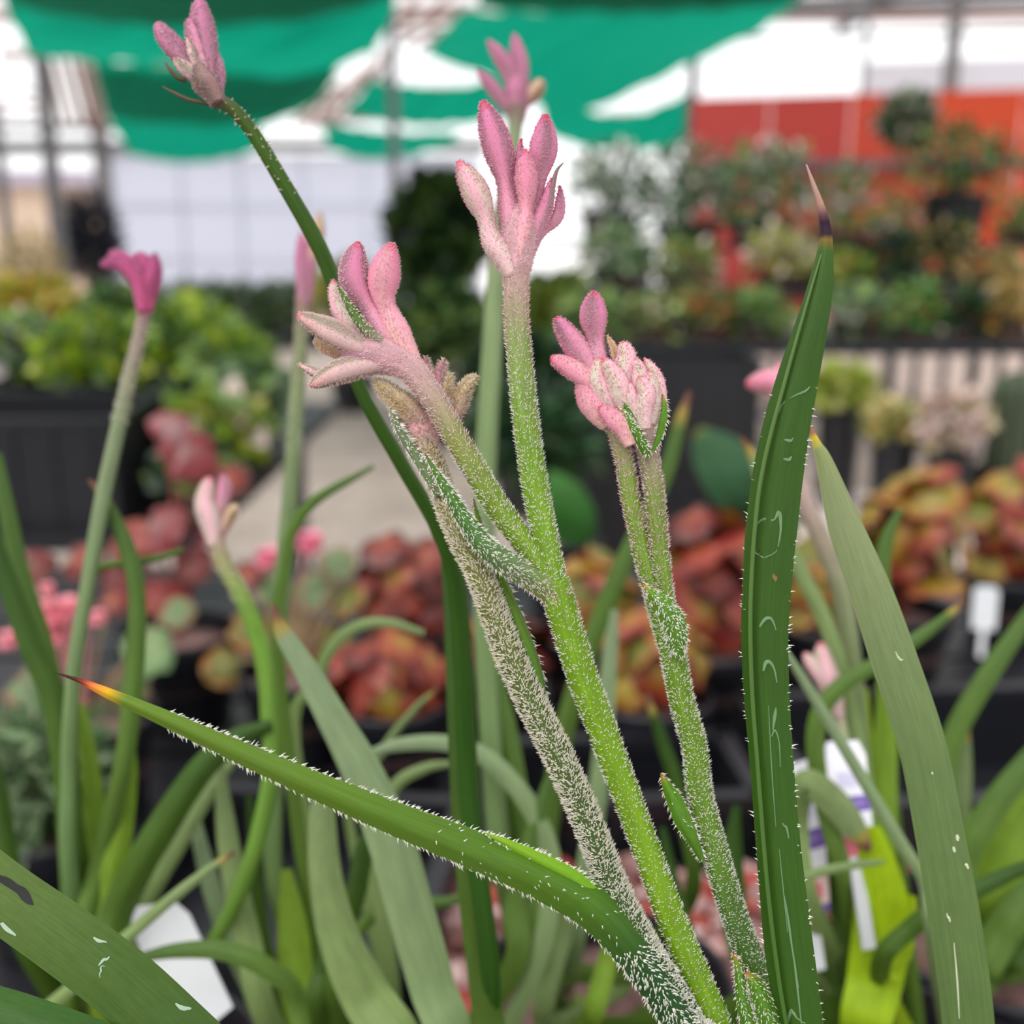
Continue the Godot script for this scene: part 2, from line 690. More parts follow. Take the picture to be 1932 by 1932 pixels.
func main_plant() -> void:
	var base := Vector3(0.078, 0.79, -0.205)
	var k := thing("kangaroo_paw", "sharp kangaroo paw with three woolly stalks of pink flower buds in front", "plant", Vector3(base.x, 0.66, base.z))
	pot(k, Vector3(base.x, 0.80, base.z), 0.065, 0.14)
	var white := rgb(253, 251, 242)
	var blush := rgb(250, 214, 216)
	var pinkh := rgb(252, 216, 226)

	# --- stalk A, woolly, leftmost
	var ga := Geo.new()
	stem_px(ga, [to_px(base + Vector3(-0.02, 0, 0), 0.0075), [1400, 2130, 66, .238], [1296, 1932, 62, .238], [1215, 1790, 60, .238], [1162, 1687, 56, .239], [1113, 1562, 54, .240], [1059, 1438, 54, .241], [997, 1314, 54, .242], [951, 1210, 52, .243], [906, 1086, 48, .244], [864, 1003, 46, .246], [834, 925, 44, .248], [806, 850, 44, .249], [786, 800, 40, .250], [800, 762, 34, .2515]],
		[[0, rgb(58, 92, 44)], [0.3, rgb(66, 92, 44)], [0.5, rgb(86, 106, 48)], [0.66, rgb(122, 128, 62)], [0.8, rgb(150, 140, 84)], [0.93, rgb(205, 165, 140)], [1, rgb(215, 150, 160)]], 90, 14)
	var sa := obj("flower_stalk", ga.mesh(), M.stalk, k)
	tag(sa, "woolly olive flower stalk with small tan buds")
	hairs(ga, "hairs", sa, 4.6, 0.00098, [[0, white], [0.85, rgb(246, 238, 214)], [0.95, rgb(244, 205, 205)], [1, rgb(244, 200, 205)]])
	cluster(sa, [
		[[[806, 812], [778, 782], [745, 752], [706, 716]], 46, .249, .248, PLUMP, 4],
		[[[838, 800], [862, 776], [876, 735], [900, 707]], 32, .252, .252, PLUMP, 4],
		[[[815, 770], [812, 730], [806, 700], [803, 672]], 23, .2525, .2525, NARROW, 0],
		[[[828, 780], [834, 736], [832, 702], [839, 677]], 27, .2535, .2535, NARROW, 0],
		[[[832, 790], [848, 756], [846, 730], [850, 703]], 24, .252, .252, NARROW, 4],
		[[[812, 862], [800, 820], [788, 790], [776, 760]], 50, .2495, .2495, NARROW, 2],
	], [[0, blush], [0.5, rgb(236, 220, 196)], [1, rgb(240, 230, 205)]], 7.0, 0.0008)
	var b1 := Geo.new()
	blade_px(b1, [[735, 765, 4, .247], [744, 795, 14, .2465], [762, 830, 20, .2465], [788, 870, 24, .246], [830, 935, 30, .245]], [[0, rgb(150, 140, 110)], [0.3, rgb(110, 130, 92)], [1, rgb(110, 130, 80)]], 16, 0.9, 40)
	var o1 := obj("bract", b1.mesh(), M.stalk, sa)
	hairs(b1, "hairs", sa, 6.0, 0.0011, [[0, white], [1, white]])
	face_hairs(b1, "hairs", sa, 2.5, 0.0009, [[0, white], [1, white]])
	var b2 := Geo.new()
	blade_px(b2, [[893, 940, 2, .2475], [905, 985, 12, .247], [925, 1050, 22, .2465], [955, 1120, 34, .246], [985, 1195, 40, .2445], [1010, 1262, 34, .2435], [1030, 1320, 6, .2425]], [[0, rgb(170, 80, 60)], [0.08, rgb(120, 150, 40)], [1, rgb(78, 128, 40)]], 26, 0.9, -25)
	obj("bract", b2.mesh(), M.stalk, sa)
	hairs(b2, "hairs", sa, 5.0, 0.0013, [[0, white], [1, white]])

	# --- stalk B, bright green, forked
	var gb := Geo.new()
	var green_b := [[0, rgb(112, 158, 24)], [0.5, rgb(122, 165, 22)], [1, rgb(116, 160, 26)]]
	stem_px(gb, [to_px(base + Vector3(-0.006, 0, 0), 0.0070), [1420, 2150, 60, .243], [1350, 1932, 58, .242], [1273, 1748, 56, .241], [1216, 1593, 54, .241], [1144, 1397, 56, .2405], [1098, 1273, 58, .240], [1060, 1150, 60, .240], [1046, 1095, 56, .240]], green_b, 60, 14)
	stem_px(gb, [[1052, 1130, 52, .240], [1042, 1080, 50, .2405], [1030, 1024, 50, .2405], [1007, 900, 50, .241], [992, 790, 49, .241], [981, 680, 48, .241], [975, 600, 47, .241], [974, 530, 48, .241], [976, 495, 58, .241], [980, 450, 70, .2415], [984, 410, 62, .2420], [986, 380, 24, .2425]],
		[[0, rgb(116, 160, 26)], [0.3, rgb(122, 164, 40)], [0.5, rgb(142, 164, 92)], [0.62, rgb(200, 170, 158)], [0.72, rgb(226, 176, 182)], [1, rgb(228, 170, 184)]], 60, 14)
	stem_px(gb, [[1056, 1120, 44, .2405], [1020, 1065, 45, .240], [980, 1012, 46, .2405], [940, 958, 47, .241], [900, 893, 47, .242], [860, 825, 46, .243], [815, 748, 47, .2445], [775, 696, 54, .246], [738, 674, 70, .247], [700, 662, 76, .248], [668, 655, 50, .2485]],
		[[0, rgb(116, 158, 30)], [0.3, rgb(118, 150, 40)], [0.5, rgb(138, 148, 74)], [0.62, rgb(196, 166, 156)], [0.75, rgb(222, 172, 180)], [1, rgb(205, 160, 168)]], 56, 14)
	var sb := obj("flower_stalk", gb.mesh(), M.stalk, k)
	tag(sb, "bright green forked flower stalk with two pink bud clusters")
	# white down, turning pink towards the flowers
	var only := Geo.new()
	only.spine = [gb.spine[0]]
	hairs(only, "hairs", sb, 1.8, 0.00072, [[0, white], [0.8, white], [1, blush]])
	only.spine = [gb.spine[1]]
	hairs(only, "hairs", sb, 2.6, 0.00070, [[0, white], [0.4, white], [0.55, blush], [0.75, rgb(252, 226, 230)], [1, pinkh]])
	only.spine = [gb.spine[2]]
	hairs(only, "hairs", sb, 2.5, 0.00070, [[0, white], [0.35, white], [0.55, blush], [0.75, rgb(252, 220, 228)], [1, pinkh]])
	# upright cluster
	cluster(sb, [
		[[[974, 500], [968, 440], [960, 385], [950, 322], [932, 255], [911, 190]], 58, .242, .2415, BUD, 0],
		[[[984, 490], [994, 430], [1006, 375], [1018, 320], [1026, 272], [1029, 216]], 52, .2425, .242, BUD, 0],
		[[[976, 500], [986, 440], [992, 395], [993, 340], [990, 281]], 42, .2395, .2385, BUD, 2],
		[[[976, 450], [980, 390], [978, 330], [983, 262]], 25, .2425, .2425, NARROW, 0],
		[[[968, 520], [948, 484], [926, 450], [912, 400], [892, 352], [864, 304]], 52, .240, .2385, BUD, 1],
		[[[990, 490], [1008, 440], [1028, 390], [1042, 336]], 34, .2415, .2410, NARROW, 0],
		[[[992, 480], [1022, 436], [1050, 412], [1057, 380], [1056, 350]], 22, .2425, .243, NARROW, 0],
	], [[0, rgb(242, 206, 212)], [0.4, rgb(248, 192, 210)], [1, rgb(244, 162, 196)]], 5.5, 0.0005)
	var br := Geo.new()
	blade_px(br, [[1063, 307, 2, .241], [1050, 322, 7, .2405], [1041, 355, 12, .2402], [1030, 400, 16, .2402], [1006, 445, 20, .2405], [990, 490, 20, .2405]], [[0, rgb(150, 140, 140)], [0.3, rgb(150, 120, 120)], [1, rgb(196, 150, 160)]], 20, 0.8, 20)
	obj("bract", br.mesh(), M.stalk, sb)
	# drooping cluster
	cluster(sb, [
		[[[752, 668], [726, 630], [698, 580], [668, 522], [676, 456]], 58, .248, .247, BUD, 0],
		[[[780, 690], [758, 648], [740, 606], [724, 560], [727, 510], [741, 458]], 60, .247, .2455, BUD, 2],
		[[[706, 648], [675, 624], [640, 580], [628, 528]], 37, .249, .2495, PLUMP, 1],
		[[[735, 672], [685, 654], [630, 628], [598, 612], [562, 593]], 50, .2465, .2455, PLUMP, 3],
		[[[706, 686], [650, 664], [612, 650], [592, 640]], 34, .2485, .2485, PLUMP, 4],
		[[[752, 684], [700, 688], [650, 698], [615, 712], [585, 729]], 48, .2465, .2455, PLUMP, 3],
		[[[640, 700], [600, 704], [582, 697], [562, 686]], 17, .2485, .249, NARROW, 3],
		[[[765, 690], [720, 676], [672, 664], [640, 660]], 62, .2475, .248, PLUMP, 5],
	], [[0, rgb(242, 200, 210)], [0.5, rgb(246, 210, 216)], [1, rgb(252, 220, 228)]], 5.5, 0.0005)
	var b3 := Geo.new()
	blade_px(b3, [[637, 539, 3, .2445], [649, 560, 11, .2442], [668, 592, 18, .244], [696, 628, 22, .244], [736, 660, 22, .2445], [775, 700, 22, .245]], [[0, rgb(100, 50, 60)], [0.08, rgb(90, 120, 50)], [0.5, rgb(96, 126, 60)], [0.8, rgb(170, 150, 140)], [1, rgb(205, 150, 165)]], 22, 0.5, 0)
	obj("bract", b3.mesh(), M.stalk, sb)
	hairs(b3, "hairs", sb, 6.0, 0.0006, [[0, white], [1, blush]])
	face_hairs(b3, "hairs", sb, 3.0, 0.0006, [[0, white], [1, blush]])
	# sheathing bract at the fork
	var b4 := Geo.new()
	blade_px(b4, [[803, 858, 3, .2385], [822, 890, 12, .238], [846, 928, 22, .2375], [880, 985, 32, .2372], [917, 1032, 40, .237], [956, 1062, 46, .237], [1000, 1086, 54, .2375], [1040, 1112, 58, .238], [1056, 1150, 40, .2385]], [[0, rgb(120, 70, 50)], [0.06, rgb(90, 130, 50)], [0.4, rgb(78, 126, 56)], [0.7, rgb(110, 132, 84)], [1, rgb(126, 158, 50)]], 40, 0.7, 0)
	obj("bract", b4.mesh(), M.stalk, sb)
	hairs(b4, "hairs", sb, 9.0, 0.0009, [[0, white], [0.6, white], [1, blush]])
	face_hairs(b4, "hairs", sb, 3.0, 0.0007, [[0, white], [0.6, white], [1, blush]], 0.8, 0.1)

	# --- stalk C, right, forked high up
	var gc := Geo.new()
	var green_c := [[0, rgb(84, 128, 44)], [0.35, rgb(84, 122, 50)], [0.6, rgb(110, 150, 36)], [1, rgb(112, 152, 34)]]
	stem_px(gc, [to_px(base + Vector3(0.006, 0, -0.012), 0.0065), [1500, 2130, 56, .250], [1457, 1932, 54, .249], [1421, 1823, 52, .248], [1382, 1717, 50, .247], [1354, 1624, 50, .246], [1321, 1500, 48, .2455], [1310, 1407, 47, .245], [1287, 1324, 47, .2445], [1269, 1230, 48, .244], [1250, 1160, 50, .244], [1238, 1120, 46, .244]], green_c, 70, 14)
	stem_px(gc, [[1250, 1170, 36, .244], [1232, 1120, 33, .2445], [1215, 1060, 33, .2445], [1203, 1000, 34, .2445], [1191, 950, 35, .2445], [1179, 873, 36, .2445], [1163, 810, 38, .2445], [1142, 775, 48, .2445], [1124, 740, 52, .2445], [1112, 710, 30, .2445]],
		[[0, rgb(112, 152, 34)], [0.5, rgb(128, 160, 60)], [0.66, rgb(190, 176, 140)], [0.78, rgb(234, 186, 182)], [1, rgb(236, 180, 184)]], 44, 12)
	stem_px(gc, [[1262, 1180, 36, .2435], [1254, 1120, 34, .2435], [1246, 1050, 35, .2435], [1240, 980, 36, .2435], [1232, 910, 38, .2435], [1222, 850, 42, .2435], [1214, 805, 66, .2435], [1204, 750, 74, .2440], [1196, 710, 50, .2440]],
		[[0, rgb(112, 152, 34)], [0.45, rgb(128, 150, 70)], [0.6, rgb(170, 160, 130)], [0.75, rgb(230, 196, 190)], [1, rgb(234, 190, 190)]], 44, 12)
	var sc := obj("flower_stalk", gc.mesh(), M.stalk, k)
	tag(sc, "slender twin flower stalk with a crowded pink bud head")
	only.spine = [gc.spine[0]]
	hairs(only, "hairs", sc, 3.2, 0.00072, [[0, white], [1, white]])
	only.spine = [gc.spine[1], gc.spine[2]]
	hairs(only, "hairs", sc, 3.0, 0.00072, [[0, white], [0.4, blush], [1, rgb(253, 226, 230)]])
	var pc := [
		[[[1148, 740], [1126, 690], [1124, 645], [1120, 598], [1121, 549]], 51, .2435, .2435, BUD, 0],
		[[[1130, 730], [1104, 680], [1072, 634], [1048, 598]], 46, .2435, .2425, PLUMP, 0],
		[[[1128, 742], [1106, 714], [1068, 690], [1038, 675]], 40, .2425, .2415, PLUMP, 2],
		[[[1150, 800], [1124, 772], [1108, 745], [1092, 706]], 48, .2425, .2425, NARROW, 2],
		[[[1160, 780], [1142, 750], [1126, 712], [1133, 674]], 38, .2418, .2410, PLUMP, 1],
		[[[1184, 780], [1172, 748], [1160, 712], [1138, 677]], 47, .241, .2402, PLUMP, 1],
		[[[1184, 740], [1178, 706], [1182, 672], [1173, 644]], 44, .2425, .242, PLUMP, 1],
		[[[1206, 760], [1206, 724], [1206, 700], [1199, 676]], 32, .2412, .2405, PLUMP, 1],
		[[[1200, 790], [1192, 760], [1187, 740], [1185, 720]], 32, .2402, .2395, PLUMP, 1],
		[[[1216, 810], [1214, 770], [1218, 738], [1204, 711]], 44, .2402, .2395, PLUMP, 1],
		[[[1236, 820], [1244, 760], [1238, 712], [1215, 675]], 28, .2415, .2412, NARROW, 1],
		[[[1226, 800], [1232, 760], [1228, 726], [1222, 700]], 34, .2405, .2402, NARROW, 1],
		[[[1176, 700], [1164, 680], [1157, 656], [1145, 632]], 16, .2425, .2428, NARROW, 4],
		[[[1190, 840], [1174, 806], [1152, 786], [1130, 767]], 38, .240, .239, PLUMP, 2],
	]
	cluster(sc, pc, [[0, rgb(248, 218, 220)], [0.5, rgb(246, 190, 206)], [1, rgb(248, 176, 200)]], 5.5, 0.0005)
	for bb in [
		[[[1163, 768, 3, .2388], [1178, 785, 12, .2385], [1194, 808, 20, .2385], [1210, 834, 20, .239], [1222, 862, 14, .240]], 0.5, 0.0, 2.5],
		[[[1163, 737, 3, .2392], [1173, 752, 9, .239], [1188, 780, 12, .239], [1208, 815, 12, .2395]], 0.5, 0.0, 2.5],
		[[[1250, 745, 3, .2395], [1253, 765, 12, .239], [1250, 795, 18, .239], [1242, 825, 15, .2395], [1232, 850, 8, .240]], 0.5, 30.0, 0.0],
		[[[1212, 1100, 3, .240], [1226, 1117, 18, .239], [1250, 1140, 36, .2385], [1268, 1168, 46, .2385], [1276, 1200, 44, .239], [1278, 1240, 24, .240]], 0.5, 0.0, 4.0],
		[[[1246, 1458, 2, .242], [1256, 1478, 16, .242], [1272, 1510, 31, .242], [1290, 1550, 34, .2415], [1310, 1590, 22, .2418], [1326, 1625, 10, .243]], 0.7, 0.0, 0.2],
		[[[1383, 1796, 3, .239], [1394, 1830, 18, .239], [1400, 1880, 24, .239], [1412, 1932, 30, .239], [1440, 2010, 36, .240]], 0.8, 0.0, 1.5],
		[[[1406, 1832, 3, .238], [1424, 1855, 26, .238], [1442, 1895, 40, .238], [1462, 1950, 46, .238], [1490, 2020, 46, .239]], 0.8, 0.0, 1.8],
	]:
		var gg := Geo.new()
		blade_px(gg, bb[0], [[0, rgb(70, 40, 40)], [0.05, rgb(196, 110, 60)], [0.12, rgb(140, 150, 40)], [0.25, rgb(92, 142, 36)], [1, rgb(92, 138, 44)]], 24, bb[1], bb[2])
		obj("bract", gg.mesh(), M.stalk, sc)
		hairs(gg, "hairs", sc, 6.0, 0.0009, [[0, rgb(240, 220, 210)], [1, white]])
		face_hairs(gg, "hairs", sc, bb[3], 0.0007, [[0, white], [1, white]])

	# --- long hairy stem leaf pointing left
	var lf := Geo.new()
	blade_px(lf, [[106, 1270, 2, .230], [150, 1284, 9, .230], [200, 1306, 19, .230], [300, 1350, 30, .230], [450, 1418, 42, .231], [600, 1484, 52, .2315], [750, 1546, 62, .232], [900, 1606, 72, .233], [1020, 1656, 80, .2335], [1110, 1704, 86, .234], [1180, 1770, 84, .2345], [1240, 1850, 80, .235], [1298, 1945, 76, .2355], [1400, 2130, 70, .236], to_px(base + Vector3(-0.02, 0, 0.004), 0.006)],
		[[0, rgb(60, 32, 30)], [0.06, rgb(70, 28, 26)], [0.085, rgb(150, 52, 40)], [0.11, rgb(232, 120, 60)], [0.145, rgb(226, 176, 30)], [0.17, rgb(102, 132, 42)], [0.5, rgb(84, 120, 34)], [0.64, rgb(76, 116, 32)], [0.76, rgb(40, 80, 34)], [1, rgb(38, 78, 38)]], 110, 0.75, 0, 0.0012)
	var leaf_f := obj("leaf", lf.mesh(), M.leaf_front, k)
	tag(leaf_f, "long hairy green leaf pointing left with an orange tip")
	hairs(lf, "hairs", leaf_f, 6.0, 0.0011, [[0, white], [1, white]], 0.5, 0.22)
	face_hairs(lf, "hairs", leaf_f, 1.7, 0.0010, [[0, white], [1, white]], 0.4, 0.72, 0.9)
	face_hairs(lf, "hairs", leaf_f, 0.12, 0.0008, [[0, white], [1, white]], 0.4, 0.45, 0.72)
	var l2 := Geo.new()
	blade_px(l2, [[915, 1572, 3, .2345], [960, 1592, 16, .2342], [1020, 1622, 26, .234], [1080, 1654, 30, .2342], [1120, 1690, 30, .2348]], [[0, rgb(128, 170, 40)], [1, rgb(110, 165, 30)]], 20, 0.3, 0)
	obj("leaf_fold", l2.mesh(), M.leaf_front, leaf_f)
	hairs(l2, "hairs", leaf_f, 5.0, 0.0010, [[0, white], [1, white]])

	# --- tall dark leaf on the right
	var ld := Geo.new()
	blade_px(ld, [[1521, 310, 3, .236], [1535, 350, 9, .236], [1548, 390, 15, .236], [1556, 430, 22, .236], [1556, 470, 30, .236], [1548, 530, 46, .236], [1530, 610, 62, .236], [1506, 700, 78, .236], [1482, 800, 90, .236], [1464, 900, 97, .236], [1452, 1000, 98, .236], [1444, 1100, 94, .236], [1440, 1200, 90, .236], [1443, 1300, 88, .236], [1450, 1400, 85, .236], [1458, 1500, 84, .236], [1466, 1600, 86, .236], [1476, 1700, 90, .236], [1487, 1800, 94, .236], [1506, 1932, 92, .236], [1540, 2130, 84, .237], to_px(base + Vector3(0.02, 0, 0.01), 0.008)],
		[[0, rgb(196, 160, 150)], [0.09, rgb(180, 140, 124)], [0.115, rgb(104, 62, 74)], [0.13, rgb(48, 26, 44)], [0.16, rgb(54, 32, 44)], [0.172, rgb(128, 106, 44)], [0.195, rgb(62, 96, 34)], [0.3, rgb(54, 88, 28)], [1, rgb(56, 92, 24)]], 360, 0.45, 14, 0.0009)
	var leaf_d := obj("leaf", ld.mesh(), M.leaf_front, k)
	tag(leaf_d, "tall dark green leaf with a withered purple tip")
	hairs(ld, "hairs", leaf_d, 1.0, 0.0011, [[0, white], [1, white]], -0.5, 0.34)
	# raised midrib fold along its left side
	var rib := Geo.new()
	stem_px(rib, [[1550, 480, 4, .2352], [1520, 580, 6, .235], [1478, 730, 8, .2348], [1440, 880, 9, .2346], [1424, 1000, 9, .2346], [1416, 1150, 9, .2346], [1419, 1300, 9, .2346], [1430, 1450, 9, .2346], [1446, 1650, 9, .2346], [1463, 1800, 9, .2346], [1484, 1932, 9, .2346], [1520, 2100, 8, .235]], [[0, rgb(96, 126, 66)], [1, rgb(68, 106, 38)]], 50, 6)
	obj("midrib", rib.mesh(), M.leaf_front, leaf_d)
	# dried scars: thin raised films on the blade
	var pale := rgb(112, 148, 104)
	for s in [
		[[1427, 1000, 2], [1428, 988, 4], [1445, 978, 5], [1462, 984, 3], [1470, 960, 7], [1474, 1000, 4], [1468, 1030, 2]],
		[[1424, 1040, 2], [1432, 1048, 3], [1450, 1050, 2], [1466, 1040, 1.5]],
		[[1434, 1180, 4], [1446, 1166, 6], [1458, 1170, 4], [1464, 1190, 2]],
		[[1440, 1268, 3], [1446, 1248, 7], [1460, 1258, 4], [1466, 1290, 2]],
		[[1458, 1380, 2], [1462, 1350, 6], [1464, 1336, 2]],
		[[1456, 1392, 2], [1462, 1376, 3], [1470, 1400, 2], [1472, 1450, 1.5]],
		[[1476, 1555, 2], [1484, 1562, 4], [1488, 1582, 2]],
		[[1480, 1690, 1.5], [1488, 1740, 4], [1496, 1800, 3], [1506, 1860, 2]],
		[[1494, 1780, 1.5], [1502, 1840, 4], [1512, 1932, 2]],
		[[1486, 1932, 5], [1494, 1906, 7], [1504, 1922, 3], [1520, 1930, 2]],
		[[1480, 828, 3], [1488, 833, 6], [1496, 828, 2]], [[1478, 866, 3], [1486, 868, 6], [1494, 862, 3]],
		[[1490, 752, 1.5], [1505, 744, 3], [1520, 738, 4], [1529, 728, 1.5]], [[1470, 780, 1], [1474, 766, 3], [1482, 756, 1.5]],
		[[1450, 1330, 1.2], [1456, 1450, 2], [1464, 1560, 1.2]], [[1470, 1600, 1.2], [1478, 1680, 2], [1486, 1760, 1.2]]]:
		film(ld, leaf_d, "scar", s, pale)
	film(ld, leaf_d, "blotch", [[1458, 1085, 2], [1462, 1090, 8], [1465, 1096, 2]], rgb(140, 110, 70))
	film(ld, leaf_d, "blotch", [[1431, 1038, 2], [1434, 1042, 6], [1437, 1046, 2]], rgb(60, 60, 30))

	# --- pale leaf at the far right
	var le := Geo.new()
	blade_px(le, [[1526, 790, 4, .262], [1531, 812, 10, .262], [1542, 840, 18, .262], [1556, 873, 32, .262], [1596, 997, 64, .262], [1645, 1121, 78, .262], [1687, 1245, 86, .262], [1740, 1407, 88, .262], [1773, 1573, 90, .262], [1802, 1738, 94, .262], [1827, 1932, 94, .262], [1830, 2100, 90, .262], to_px(base + Vector3(0.045, 0, -0.02), 0.009)],
		[[0, rgb(160, 120, 105)], [0.1, rgb(170, 124, 100)], [0.125, rgb(226, 196, 60)], [0.16, rgb(200, 194, 90)], [0.19, rgb(160, 174, 110)], [0.3, rgb(150, 164, 116)], [0.6, rgb(104, 128, 76)], [1, rgb(78, 106, 50)]], 280, 0.06, -8, 0.0005)
	var leaf_e := obj("leaf", le.mesh(), M.leaf_front, k)
	for s in [[[1757, 1456, 2], [1759, 1459, 5], [1761, 1461, 2]], [[1804, 1577, 2], [1807, 1581, 7], [1809, 1584, 2]], [[1797, 1598, 2], [1800, 1603, 5], [1802, 1605, 2]], [[1820, 1630, 2], [1824, 1634, 5], [1828, 1636, 2]], [[1690, 1230, 1.5], [1696, 1242, 4], [1704, 1244, 1.5]], [[1786, 1725, 1.5], [1790, 1732, 4], [1794, 1740, 1.5]], [[1800, 1780, 1.5], [1806, 1850, 3], [1810, 1920, 1.5]]]:
		film(le, leaf_e, "scar", s, rgb(214, 222, 190))
	tag(leaf_e, "broad pale green leaf with a yellow and brown tip")
	# --- broad leaves in the lower left corner
	var lg := Geo.new()
	blade_px(lg, [[-330, 1440, 70, .243], [-160, 1560, 108, .243], [0, 1686, 118, .243], [110, 1764, 122, .243], [230, 1855, 124, .243], [350, 1965, 124, .243], [520, 2120, 116, .242], [800, 2320, 100, .24], to_px(base + Vector3(-0.03, 0, 0.025), 0.008)],
		[[0, rgb(110, 132, 76)], [0.2, rgb(92, 116, 56)], [0.5, rgb(72, 100, 40)], [1, rgb(62, 92, 34)]], 240, 0.18, 5, 0.0009)
	var leaf_g := obj("leaf", lg.mesh(), M.leaf_front, k)
	tag(leaf_g, "broad scarred green leaf across the lower left corner")
	film(lg, leaf_g, "dark_blotch", [[-4, 1655, 10], [12, 1664, 16], [30, 1676, 14], [42, 1684, 18], [54, 1700, 12], [64, 1708, 2]], rgb(44, 48, 46))
	for s in [[[176, 1768, 2], [186, 1775, 6], [200, 1777, 2]], [[186, 1822, 2], [196, 1812, 5], [208, 1806, 2]], [[332, 1894, 3], [344, 1902, 8], [362, 1903, 3]], [[2, 1740, 6], [14, 1752, 10], [28, 1764, 3]], [[188, 1845, 1], [190, 1830, 3], [196, 1822, 1]]]:
		film(lg, leaf_g, "scar", s, rgb(176, 200, 176))
	var lh := Geo.new()
	blade_px(lh, [[-260, 1830, 60, .236], [-60, 1900, 96, .236], [60, 1940, 104, .236], [240, 2010, 104, .236], [600, 2180, 96, .236], to_px(base + Vector3(-0.02, 0, 0.03), 0.008)], [[0, rgb(62, 98, 38)], [1, rgb(52, 88, 30)]], 40, 0.3, 0, 0.0009)
	obj("leaf", lh.mesh(), M.leaf_front, k)


# ---------------------------------------------------------------- the glasshouse
func bar(g: Geo, a: Vector3, b: Vector3, wide: float, tall: float) -> void:
	var t := (b - a).normalized()
	var side := t.cross(Vector3.UP)
	side = Vector3.RIGHT if side.length() < 0.01 else side.normalized()
	var up := side.cross(t).normalized()
	var tr := Transform3D(Basis(side, up, -t), a)
	g.box(Vector3(-wide / 2, -tall / 2, -(b - a).length()), Vector3(wide / 2, tall / 2, 0), Color.WHITE, tr)


func struct(called: String, g: Geo, m: Material, parent: Node = null) -> MeshInstance3D:
	var o := obj(called, g.mesh(), m, parent)
	if parent == null:
		o.set_meta("kind", "structure")
	return o


func post(x: float, y: float, z: float, wide: float, label: String, top := 3.9) -> void:
	var p := G(x, y, z)
	var t := thing("post", label, "post", Vector3(p.x, 0, -z), "steel posts of the glasshouse", "structure")
	var g := Geo.new()
	g.box(Vector3(p.x - wide / 2, 0.02, -z - wide / 2), Vector3(p.x + wide / 2, top, -z + wide / 2))
	obj("shaft", g.mesh(), M.steel_dark, t)
	var f := Geo.new()
	f.box(Vector3(p.x - wide, 0, -z - wide), Vector3(p.x + wide, 0.02, -z + wide))
	obj("foot_plate", f.mesh(), M.steel_dark, t)


